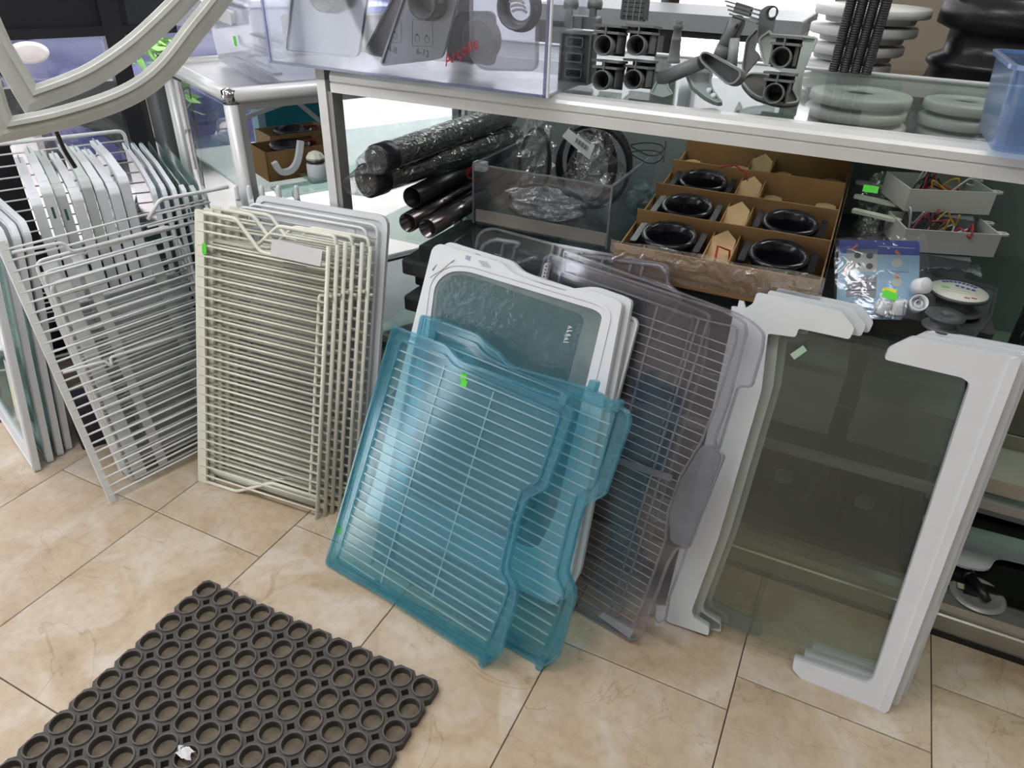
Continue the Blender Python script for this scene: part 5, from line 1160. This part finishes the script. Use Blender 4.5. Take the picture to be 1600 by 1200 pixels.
mp = thing('metal_panel', 'pressed dark steel panel with oval recess on the counter base', 'metal panel', (float(Q[0]), 1.45, .092))
STEEL = pmat('dark_polished_steel', (.06, .06, .058), .25, metal=.8)
part('sheet', MB().prism(rrect(-.16, .45, .0, .36, .02), 0, .006), STEEL, mp)
part('raised_rim', MB().prism([rrect(-.15, .44, .01, .35, .04), rrect(-.13, .42, .03, .33, .03)], .006, .014), STEEL, mp)
Qr = onZ(1528, 928, .10); rx, ry = float(Qr[0]-Q[0]), float(Qr[1])-1.45
part('recess_ring', MB().lathe([(.056, .006), (.050, .012), (.044, .011), (.040, .008), (.0005, .0075)], 30, (rx, ry, 0)), pmat('satin_grey', (.42, .42, .42), .35, metal=.3), mp)
pg = thing('plug', 'black plug with a small yellow tag in the oval recess', 'plug', (float(Qr[0]), float(Qr[1]), .102))
part('plug_body', MB().tube([(-.02, .03, .012), (.0, .0, .014), (.012, -.028, .012)], [.012, .010, .008], 10), BLACK, pg); part('plug_cap', MB().tube([(-.024, .038, .012), (-.018, .028, .012)], .015, 10), BLACK, pg)
part('tag', MB().box(-.042, -.026, -.008, .008, .004, .006), pmat('pale_yellow_tag', (.6, .58, .35), .6), pg); part('block', MB().box(-.03, -.004, -.014, .004, 0, .012), BLACK, pg)
Q2 = onZ(1510, 880, .10)
wpz = thing('appliance_cover', 'white panel with rounded lobe lying on the pressed steel panel', 'cover', (float(Q2[0]), float(Q2[1]), .108))
part('plate', MB().prism(roundpoly([(-.10, .12), (-.07, .0), (-.02, -.035), (.04, -.02), (.06, .04), (.30, .07), (.30, .14)], .02, 3), 0, .006), COOLWHITE, wpz)
Q3 = onZ(1540, 790, .20)
wb3 = thing('white_bracket', 'dull white bracket lying at the back of the counter base', 'bracket', (float(Q3[0])-.05, float(Q3[1])+.10, .107))
part('plate', MB().box(-.05, .3, 0, .10, 0, .06), COOLWHITE, wb3); part('tab', MB().box(-.02, .05, -.03, 0, .02, .05), COOLWHITE, wb3)
Q4 = onZ(1560, 740, .345)
tr4 = thing('tray', 'beige shallow tray at the front of the lower shelf', 'tray', (float(Q4[0])-.02, 1.475, .344))
part('tray_floor', MB().prism(rrect(-.05, .30, 0, .20, .02), 0, .004), pmat('beige_plastic', (.40, .37, .31), .5), tr4); part('tray_rim', MB().prism([rrect(-.05, .30, 0, .20, .02), rrect(-.044, .294, .006, .194, .016)], .004, .035), pmat('beige_plastic', (.40, .37, .31), .5), tr4)
# ================================================================ on top of the counter
CT = 1.034
# ---- big acrylic bin with boxed hose ports
A, B = onZ(422, 98, CT), onZ(851, 153, CT); e = unit(B-A); f = np.cross((0, 0, 1), e); m = Matrix.Identity(4)
for i in range(3): m[i][0] = e[i]; m[i][1] = f[i]; m[i][2] = (0, 0, 1)[i]; m[i][3] = A[i]
LB_ = float(np.linalg.norm(B-A)); HB_, DB_ = .20, .24
ab = thing('acrylic_bin', 'large clear acrylic bin of hose fittings on the counter top, red handwriting', 'bin', m)
part('front_panel', MB().box(0, LB_, 0, .004, .004, HB_), ACRYL, ab); part('back_panel', MB().box(0, LB_, DB_-.004, DB_, .004, HB_), ACRYL, ab)
for x in (0, LB_-.004): part('side_panel', MB().box(x, x+.004, .004, DB_-.004, .004, HB_), ACRYL, ab)
part('base_panel', MB().box(0, LB_, 0, DB_, 0, .004), cmat('milky_acrylic', (.85, .88, .90), .7, (.62, .66, .68), .2, .06), ab)
for b in ((0, LB_, -.0015, .003, -.0, .005), (-.0015, .004, -.0015, .004, 0, HB_), (LB_-.004, LB_+.0015, -.0015, .004, 0, HB_)): part('panel_edge', MB().box(*b), ACRYLE, ab)
part('end_strip', MB().box(LB_+.002, LB_+.006, .0, .006, 0, HB_), WHITE, ab)
fb_ = Plane(A, e, (0, 0, 1))
def FB(x, y, n=0.0): return fb_.uv(x, y, n)
u, v = FB(697, 104)
text('handwriting', 'Arçolle', .030, RED, ab, (u, -.0018, v), (PI/2, -math.radians(28), 0), .0003, shear=.25)
SIL = pmat('silver_bag_plate', (.25, .27, .30), .28, metal=.5, var=.08)
CLP = cmat('clear_shell', (.85, .87, .90), .22, (.58, .60, .64), .12, .12)
def fitting(label, pts, n, cx_, cy_, R_, mat, tube_len=.05, tilt=0.0, ang=0.0, ribs=False):
    """rounded plate with a hose collar"""
    P = fb_.uvs(pts, -n); o = P[0]; loc = roundpoly([(p[0]-o[0], p[1]-o[1]) for p in P], .018, 4)
    M4 = fb_.mat(o[0], o[1]+.012, -n) @ Matrix.Rotation(tilt, 4, 'X')
    t = thing('hose_fitting', label, 'hose fitting', M4, 'hose fittings in the acrylic bin')
    part('plate', MB().prism(loc, -.002, .002), mat, t); part('plate_rim', MB().prism([loc, offset(loc, .004)], .002, .007), mat, t)
    u, v = fb_.uv(cx_, cy_, -n); c = (u-o[0], v-o[1], .002)
    part('collar', MB().lathe([(R_*1.15, 0), (R_*1.12, .008), (R_, .012), (R_, tube_len), (R_*.88, tube_len), (R_*.85, .004), (R_*.6, .003)], 28, c), GREYD if mat is SIL else pmat('slate_collar', (.12, .13, .16), .35), t)
    for k in range(8): a = 2*PI*k/8; part('collar_rib', MB().box(-.003, .003, R_*.98, R_*1.07, .012, tube_len*.8).xf(Matrix.Translation(c) @ Matrix.Rotation(a, 4, 'Z')), GREY, t)
    if ribs:
        for k in range(4): part('inner_rib', MB().tube([(c[0]+R_*.45*math.cos(a), c[1]-R_*.3+.008*k+R_*.2*math.sin(a), .01+.006*k) for a in [.4+.25*j for j in range(10)]], .0022, 6), WHITE, t)
    return t
cf = crop(400, 0, 3.333)
f1 = fitting('silver plate hose fitting at the left in the acrylic bin', cf((160, 300), (200, -60), (600, -60), (545, 310), (520, 330)), .065, 522, -2, .036, SIL, .04)
f2 = fitting('silver hose fitting marked 4-8 and 6-12 in the acrylic bin', cf((652, 375), (800, -60), (1080, -60), (980, 330), (930, 345)), .056, 675, 10, .034, SIL, .036)
f3 = fitting('clear boxed hose fitting with pale ribs at the right of the bin', cf((1120, 330), (1120, -60), (1475, -60), (1470, 405), (1180, 398)), .042, 815, 22, .038, CLP, .028, ribs=True)
f4 = fitting('dark plate half hidden behind the marked silver fitting', cf((570, 300), (760, -60), (1100, -60), (940, 330), (640, 325)), .11, 640, -30, .03, pmat('slate_plate', (.13, .14, .16), .3), .03)
f5 = fitting('grey round port behind the red handwriting in the bin', cf((1000, 340), (1010, 180), (1060, 90), (1250, 90), (1250, 375)), .15, 755, 70, .04, pmat('blue_grey_plate', (.14, .16, .22), .3), .02)
def on_fit(t, n, x, y): M_ = ROOTM[t.name].inverted(); u, v = fb_.uv(x, y, -n+.0); return M_ @ Vector(fb_.at(u, v, -n))
for s_, x, y in (('4-8', 607, 80), ('6-12', 651, 84)):
    q = on_fit(f2, .056, x, y); text('lettering', s_, .018, DARKINK, f2, (q.x, q.y, .0024), (0, 0, -.12), .0002)
for x0, x1, y0, y1 in ((612, 628, 28, 66), (645, 677, 30, 72)):
    P = [on_fit(f2, .056, x, y) for x, y in ((x0, y0), (x1, y0+2), (x1, y1+1), (x0, y1))]; lp = roundpoly([(p.x, p.y) for p in P], .004, 3); part('icon_frame', MB().prism([lp, offset(lp, .0008)], .0022, .0025), DARKINK, f2)
for x, y in ((653, 60), (668, 62), (618, 56)):
    q = on_fit(f2, .056, x, y); part('dish_icon', MB().prism([circle(q.x, q.y, .0065, 16), circle(q.x, q.y, .0058, 16)], .0022, .0025), DARKINK, f2)
    part('dish_icon', MB().box(q.x-.003, q.x+.002, q.y+.006, q.y+.009, .0022, .0025), DARKINK, f2)
# ---- grey nozzles
def local(x, y, z=CT): P = onZ(x, y, z); return P
nzp = Plane(local(900, 128), (1, .0, 0), (0, 0, 1)); n9 = crop(870, 0, 8)
P0 = local(886, 131)
s1 = Plane(P0, (1, 0, 0), (0, 0, 1))
nz = thing('nozzle_block', 'grey block with three rectangular slots and clips on the counter top', 'nozzle', s1.mat())
def r4(pl, x0, y0, x1, y1): a, b = pl.uv(x0, y0), pl.uv(x1, y1); return min(a[0], b[0]), max(a[0], b[0]), min(a[1], b[1]), max(a[1], b[1])
bx = r4(s1, *n9((60, 380))[0], *n9((400, 1070))[0]); sl3 = [r4(s1, *n9(p)[0], *n9(q)[0]) for p, q in (((140, 465), (320, 585)), ((135, 665), (310, 775)), ((120, 860), (300, 970)))]
def RR(b, r=.003): return rrect(b[0], b[1], b[2], b[3], r, 3)
bo2 = RR(bx, .006)
part('face_plate', MB().prism([bo2] + [RR(b) for b in sl3], -.004, -.001), GREYD, nz)
part('outer_frame', MB().prism([bo2, offset(bo2, .004)], -.03, .006), GREY, nz)
for b in sl3: part('slot_collar', MB().prism([RR((b[0]-.002, b[1]+.002, b[2]-.002, b[3]+.002)), RR(b)], -.03, .004), GREY, nz)
part('back_cover', MB().prism(bo2, -.034, -.030), GREYD, nz)
hb_ = r4(s1, *n9((100, 190))[0], *n9((490, 370))[0]); part('upper_housing', MB().prism(RR(hb_, .006), -.03, .002), GREY, nz)
for x in (200, 310): b = r4(s1, *n9((x-10, 200))[0], *n9((x+10, 360))[0]); part('rib', MB().box(*b, .002, .006), GREY, nz)
for x in (130, 430):
    u, v = s1.uv(*n9((x, 60))[0]); part('clip_post', MB().box(u-.006, u+.006, v-.03, v, -.02, -.008), GREY, nz); part('clip_roller', MB().lathe([(.0005, -.010), (.009, -.010), (.009, .016), (.0005, .016)], 14, (u, v, -.014), (1, 0, 0)), GREY, nz)
def twin(label, px_c, pl, group='twin round nozzles'):
    """connector with two round sockets, one over the other, between cross-ribbed plates"""
    t = thing('twin_nozzle', label, 'nozzle', pl.mat(), group); R_ = .0185
    for (x, y) in px_c:
        u, v = pl.uv(x, y); sk = part('socket', MB().lathe([(R_*.72, -.05), (R_*.78, 0), (R_*.86, .012), (R_, .014), (R_, -.004), (R_*.9, -.05)], 24, (u, v, 0)), GREY, t)
        part('socket_floor', MB().lathe([(R_*.74, -.045), (.0005, -.046)], 20, (u, v, 0)), GREYD, sk)
        for k, dv in enumerate((R_*1.12, R_*1.75)): part('cross_plate', MB().box(u-R_*(1.35 if k == 0 else 1.5), u+R_*(1.45 if k == 0 else 1.6), v+dv, v+dv+.0045, -.055, .004), GREY, t)
        part('web', MB().box(u-.0015, u+.0015, v+R_*.95, v+R_*1.9, -.05, .006), GREY, t); part('back_wall', MB().box(u-R_*1.25, u+R_*1.35, v-R_*.95, v+R_*1.75, -.056, -.050), GREYD, t)
        for sx in (-1, 1): part('side_fin', MB().box(u+sx*R_*1.15-.0015, u+sx*R_*1.15+.0015, v-R_*.7, v+R_*1.12, -.05, -.012), GREY, t)
    return t
for lab_, cs, foot in (('left twin round grey nozzle on the counter top', ((945, 71), (942, 125)), (943, 145)), ('middle twin round grey nozzle next to the slender tube', ((996, 71), (991, 124)), (991, 144)), ('right twin round grey nozzle beside the pale bracket', ((1221, 90), (1210, 146)), (1212, 166))):
    P = local(*foot); pl = Plane(P, (1, 0, 0), (0, .12, 1)); twin(lab_, cs, pl)
P = local(1052, 98); ver = thing('nozzle_tube', 'slender upright grey hose adaptor with flared top', 'nozzle', (P[0], P[1], CT))
z_ = lambda y: float(onY(1055, y, P[1])[2]) - CT
part('tube_wall', MB().lathe([(.016, 0), (.0165, .006), (.0145, .008), (.012, .05), (.0125, .052), (.0125, .055), (.0115, .056), (.0095, z_(46)), (.0125, z_(44)), (.0125, z_(38)), (.009, z_(36)), (.0125, z_(31)), (.0105, z_(31)), (.008, z_(40)), (.008, .01)], 24), GREY, ver)
# flat crevice nozzle, its oval mouth towards us
cn_ = crop(1040, 0, 6.667); P = local(1140, 150, CT+.02); mpz = Plane(onY(1130, 100, float(P[1])), unit((.95, -.3, 0)), (0, .25, .97))
cv = thing('crevice_nozzle', 'grey crevice nozzle with long oval mouth lying on the counter', 'nozzle', mpz.mat())
o_ = roundpoly(mpz.uvs(cn_((350, 590), (380, 540), (440, 535), (790, 730), (790, 800), (720, 880), (640, 885), (600, 850), (370, 650))), .008, 3)
lp0 = [(x, y, 0) for x, y in o_]; c_ = np.mean(np.array(o_), 0)
part('mouth_rim', MB().prism([o_, offset(o_, .0035)], -.022, .002), GREY, cv)
part('mouth_floor', MB().prism(offset(o_, .003), -.024, -.021), GREYD, cv)
b_ = mpz.uv(*cn_((690, 790))[0]); part('inlet', MB().prism(circle(*b_, .010, 16), -.021, -.0205), BLACK, cv)
h0, h1 = mpz.uvs(cn_((340, 640), (-130, 800))); part('neck', MB().tube([(*h0, -.012), ((h0[0]+h1[0])/2, (h0[1]+h1[1])/2, -.02), (*h1, -.03)], [.013, .014, .014], 14), GREY, cv)
# upright brush head leaning behind
ub = Plane(onY(1150, 60, 1.62), (1, 0, 0), (0, .1, 1)); br = thing('brush_nozzle', 'grey upright nozzle with ribbed T-shaped head on the counter', 'nozzle', ub.mat())
def U(*p): return ub.uvs(cn_(*p))
part('back_plate', MB().prism(roundpoly(U((520, 510), (660, 200), (720, 150), (800, 160), (830, 230), (760, 400), (640, 640), (540, 560)), .006, 3), -.008, 0), GREY, br)
a0, a1, a2 = U((590, 540), (690, 330), (745, 200)); part('spine_tube', MB().tube([(*a0, .006), (*a1, .008), (*a2, .008)], [.0125, .010, .0125], 14), GREY, br)
part('spine_cuff', MB().tube([(*U((570, 600))[0], .006), (*U((620, 480))[0], .006)], .0155, 14), GREY, br); part('slot', MB().box(*[q for q in (U((740, 270))[0][0]-.008, U((740, 270))[0][0]+.006, U((740, 270))[0][1]-.004, U((740, 270))[0][1]+.004)], .0165, .0175), BLACK, br)
part('head_plate', MB().prism(U((700, 130), (740, 20), (900, 70), (870, 180)), -.02, .004), GREY, br)
for k in range(4): A, B = U((620 + 15*k, 10 + 45*k), (980 - 10*k, 110 + 45*k)); part('head_rib', MB().bar((*A, -.008), (*B, -.008), .003, .024, up=(0, 0, 1)), GREY, br)
part('side_tube', MB().tube([(*U((700, 690))[0], .012), (*U((730, 400))[0], .010)], .0105, 14), pmat('light_grey_plastic', (.34, .36, .37), .4), br)
# dark bracket with hole
part_b = thing('hinge_bracket', 'dark grey hinge bracket with round holes behind the brush nozzle', 'bracket', ub.mat(0, 0, -.06)); 
bb = roundpoly(ub.uvs(cn_((960, 480), (980, 120), (1060, 55), (1160, 60), (1150, 150), (1110, 330), (1080, 500)), -.06), .01, 3); q = ub.uv(*cn_((1115, 130))[0], -.06)
part('plate', MB().prism([bb, circle(*q, .009, 16)], -.012, .006), GREY, part_b); part('hole_ring', MB().lathe([(.012, .006), (.012, .010), (.009, .010), (.009, -.012)], 18, (*q, 0)), GREYD, part_b)
# grey-green curved covers
cvp = Plane(local(1105, 165), (1, -.15, 0), (0, .75, .55))
for k, (dx, dy, n, lab_) in enumerate(((0, 0, .0, 'front curved grey-green cover leaning under the crevice nozzle'), (-30, -8, -.012, 'rear curved grey-green cover under the crevice nozzle'))):
    o = cvp.uvs(cn_(*[(x+dx, y+dy) for x, y in ((235, 800), (300, 730), (420, 705), (500, 760), (470, 830), (500, 960), (600, 1090), (540, 1100), (420, 1040), (290, 930))]), n); o = roundpoly(o, .008, 3)
    t = thing('curved_cover', lab_, 'plastic cover', cvp.mat(0, 0, n), 'curved grey-green covers'); part('shell', MB().prism(o, -.002, .002), GREYG, t); part('shell_rim', MB().prism([o, offset(o, .003)], .002, .007), GREYG, t)
    if k == 0:
        for x, y in ((455, 965), (500, 1020)): u, v = cvp.uv(*cn_((x, y))[0]); part('screw_boss', MB().lathe([(.005, .002), (.005, .008), (.003, .009), (.0005, .009)], 10, (u, v, 0)), COOLWHITE, t)
o = cvp.uvs(cn_((-160, 1000), (-90, 860), (60, 760), (160, 740), (40, 850), (30, 920), (90, 1000), (-20, 1040)), -.01); o = roundpoly(o, .006, 3)
t = thing('curved_cover', 'pale curved cover at the foot of the middle twin nozzle', 'plastic cover', cvp.mat(0, 0, -.01)); part('shell', MB().prism(o, -.002, .003), GREYG, t); part('shell_rim', MB().prism([o, offset(o, .003)], .003, .006), GREYG, t)
ovp = Plane(local(1170, 158), (1, .1, 0), (0, .8, .5)); o = roundpoly(ovp.uvs(cn_((770, 870), (860, 780), (1100, 800), (1300, 900), (1410, 1100), (1200, 1120), (900, 1030))), .02, 3)
t = thing('curved_cover', 'dark oval cover lying under the right twin nozzle', 'plastic cover', ovp.mat()); part('shell', MB().prism(o, -.003, .003), pmat('olive_grey', (.10, .10, .09), .35), t); part('shell_rim', MB().prism([o, offset(o, .004)], .003, .008), GREYG, t)
lfp = Plane(onY(1170, 90, 1.70), (1, 0, 0), (0, .3, 1)); o = roundpoly(lfp.uvs(cn_((800, 700), (840, 420), (960, 290), (985, 340), (930, 520), (1000, 590), (900, 700), (810, 810))), .006, 3)
t = thing('curved_cover', 'curved grey shell standing between brush nozzle and right twin nozzle', 'plastic cover', lfp.mat()); part('shell', MB().prism(o, -.004, .004), pmat('mid_grey_shell', (.30, .31, .31), .35), t); part('shell_rim', MB().prism([o, offset(o, .003)], .004, .009), GREYG, t)
PG = pmat('pale_green_plastic', (.50, .58, .54), .4); pgp = Plane(onY(1230, 110, 1.66), (1, 0, 0), (0, .15, 1))
o = roundpoly(pgp.uvs(cn_((960, 400), (1090, 310), (1110, 350), (1560, 380), (1590, 400), (1500, 600), (1440, 740), (1420, 860), (1410, 1100), (1210, 1130), (1240, 760), (1010, 660))), .01, 3)
t = thing('plastic_bracket', 'pale green-grey bracket behind the right twin nozzle', 'bracket', pgp.mat()); part('plate', MB().prism(o, -.006, .0), PG, t); part('plate_rim', MB().prism([o, offset(o, .004)], 0, .008), PG, t)
# louvred vent
lv = Plane(onY(985, 25, 1.85), (1, 0, 0), (0, .15, 1)); o = lv.uvs(n9((795, 240), (830, -80), (1145, -80), (1110, 250)))
t = thing('louvre_vent', 'dark grey louvred vent standing behind the twin nozzles', 'vent', lv.mat()); part('frame', MB().prism([o, offset(o, .006)], -.02, .004), GREYD, t); part('back', MB().prism(offset(o, .002), -.02, -.016), GREYD, t)
vs_ = [p[1] for p in o]
for k in range(6):
    v = min(vs_) + (max(vs_)-min(vs_))*(k+.5)/6; x_ = crossings(o, v)
    if len(x_) > 1: part('slat', MB().box(x_[0]+.004, x_[1]-.004, v-.006, v+.002, -.012, .004), GREYD, t)
for k in range(3): x = o[0][0] + (o[3][0]-o[0][0])*(k+1)/4; part('mullion_bar', MB().box(x-.0015, x+.0015, min(vs_), max(vs_), -.006, .005), GREY, t)
# foot plate for the things behind: pale box behind vent
# ---- rear counter rail behind, black rubber underside
q0_, q1_ = onY(1005, 30, 3.12), onY(1258, 22, 3.12)
rc = thing('display_counter', 'farther display counter with grey rail and black trim behind nozzles', 'counter', (float(q0_[0]), 3.12, 0))
zr = float(q0_[2]); L_ = float(q1_[0]-q0_[0]); 
part('rail', MB().prism(rrect(-.5, L_, zr-.03, zr+.03, .012), 0, .5).xf(Matrix.Rotation(PI/2, 4, 'X') @ Matrix.Translation((0, 0, -.5))), pmat('rail_grey', (.26, .28, .29), .4), rc)
part('rubber_trim', MB().box(-.5, L_-.02, .02, .48, zr-.055, zr-.031), BLACK, rc)
for x in (-.48, L_-.06): part('leg', MB().box(x, x+.05, .02, .46, 0, zr-.055), BLACK, rc)
part('shelf', MB().box(-.43, L_-.06, .03, .46, .45, .46), GLASS, rc)
for k in range(3):
    single('carton', MB().prism(rrect(0, .16, 0, .12, .004, 2), 0, .20 + .04*k), pmat('far_carton_%d' % k, [(.03, .35, .5), (.55, .58, .62), (.45, .1, .08)][k], .6), ['turquoise carton on the farther counter shelf', 'white carton on the farther counter shelf', 'red carton on the farther counter shelf'][k], 'box', (float(q1_[0]) - .24 - .22*k, 3.27, .461))
# ---- black corrugated hoses
HOSE = pmat('black_corrugated_hose', (.016, .016, .019), .45)
for k in range(4):
    x = 1308 + 17*k; P = onZ(x, 103, CT); r = .0126; P = np.array([P[0], min(P[1], 2.06), CT])
    pts, rs = [], []
    for i in range(150): z = i*.0026; pts.append((.02*z, 0, z)); rs.append(r*(1.0 if i % 2 else .90))
    single('corrugated_hose', MB().tube(pts, rs, 14, smooth=False), HOSE, ('leftmost', 'second', 'third', 'rightmost')[k] + ' of four black corrugated hoses standing on the counter', 'hose', (P[0], P[1]+.0, CT), 'black corrugated hoses')
# ---- back table with white discs and dark cases, beyond the counter
BTZ = .93
bt2 = thing('back_table', 'dark table behind the counter carrying white discs and black cases', 'table', (.3, 2.2, 0))
part('table_top', MB().box(-.75, 1.6, 0, .85, BTZ-.03, BTZ), pmat('brown_table_top', (.12, .10, .075), .6), bt2)
for x in (-.72, 1.54): 
    for y in (.03, .78): part('leg', MB().box(x, x+.05, y, y+.05, 0, BTZ-.03), GREYD, bt2)
for k in range(5):
    R_ = .112 + .009*k; P = onZ(1345 + 8*k, 92 - 22*k, BTZ+.05*k+.02)
    cxx, cyy = float(onZ(1330, 92, BTZ+.03)[0]), 2.42
    single('plastic_disc', MB().lathe([(.06, 0), (R_*.78, .0), (R_*.8, .014), (R_*.98, .016), (R_, .019), (R_, .036), (R_*.98, .039), (.001, .041)], 40, cap0=True), RING, ordn(k) + ' white disc from the bottom of the stack behind the hoses', 'plastic disc', (cxx + .012*k, cyy, BTZ+.001+.047*k), 'white discs behind the counter')
xk = float(onZ(1530, 90, BTZ+.05)[0]); yk = 2.42
bc = thing('round_appliance', 'black round appliance with chrome band on the back table', 'appliance', (xk+.0, yk, BTZ+.001))
part('base', MB().lathe([(.17, 0), (.19, .006), (.19, .035), (.185, .04), (.001, .041)], 40, cap0=True), BLACK, bc); part('chrome_band', MB().lathe([(.186, .041), (.192, .044), (.19, .060), (.18, .063)], 40), pmat('chrome', (.5, .5, .52), .12, metal=1.0), bc)
part('body', MB().lathe([(.178, .063), (.172, .095), (.185, .105), (.182, .120), (.15, .135), (.148, .185), (.185, .20), (.185, .262), (.001, .27)], 40), BLACK, bc)
wc2 = thing('square_appliance', 'white square appliance resting on the black round appliance', 'appliance', (xk+.04, yk, BTZ+.272))
part('black_skirt', MB().prism(rrect(-.21, .28, -.12, .2, .03), 0, .04), BLACK, wc2); part('white_top', MB().prism(rrect(-.20, .28, -.12, .2, .03), .04, .08), WHITE, wc2)
# ---- blue crate at the right
A = onZ(1540, 237, CT); Bp = onZ(1512, 205, CT)
cr_ = Matrix.Translation(Vector(A)) @ Matrix.Rotation(.06, 4, 'Z')
CRB = cmat('blue_clear_plastic', (.80, .87, .97), .22, (.32, .48, .78), .12, .07); CRE = cmat('blue_plastic_edge', (.55, .70, .92), .55, (.38, .54, .82), .15, .1)
hh = float(onY(1555, 100, float(A[1]))[2] - CT)
tb = tub('blue_crate', 'translucent blue plastic crate at the right end of the counter top', cr_, .26, .22, hh, CRB, CRE, None, 'crate')
# a pale packet hanging between the nozzles and bin
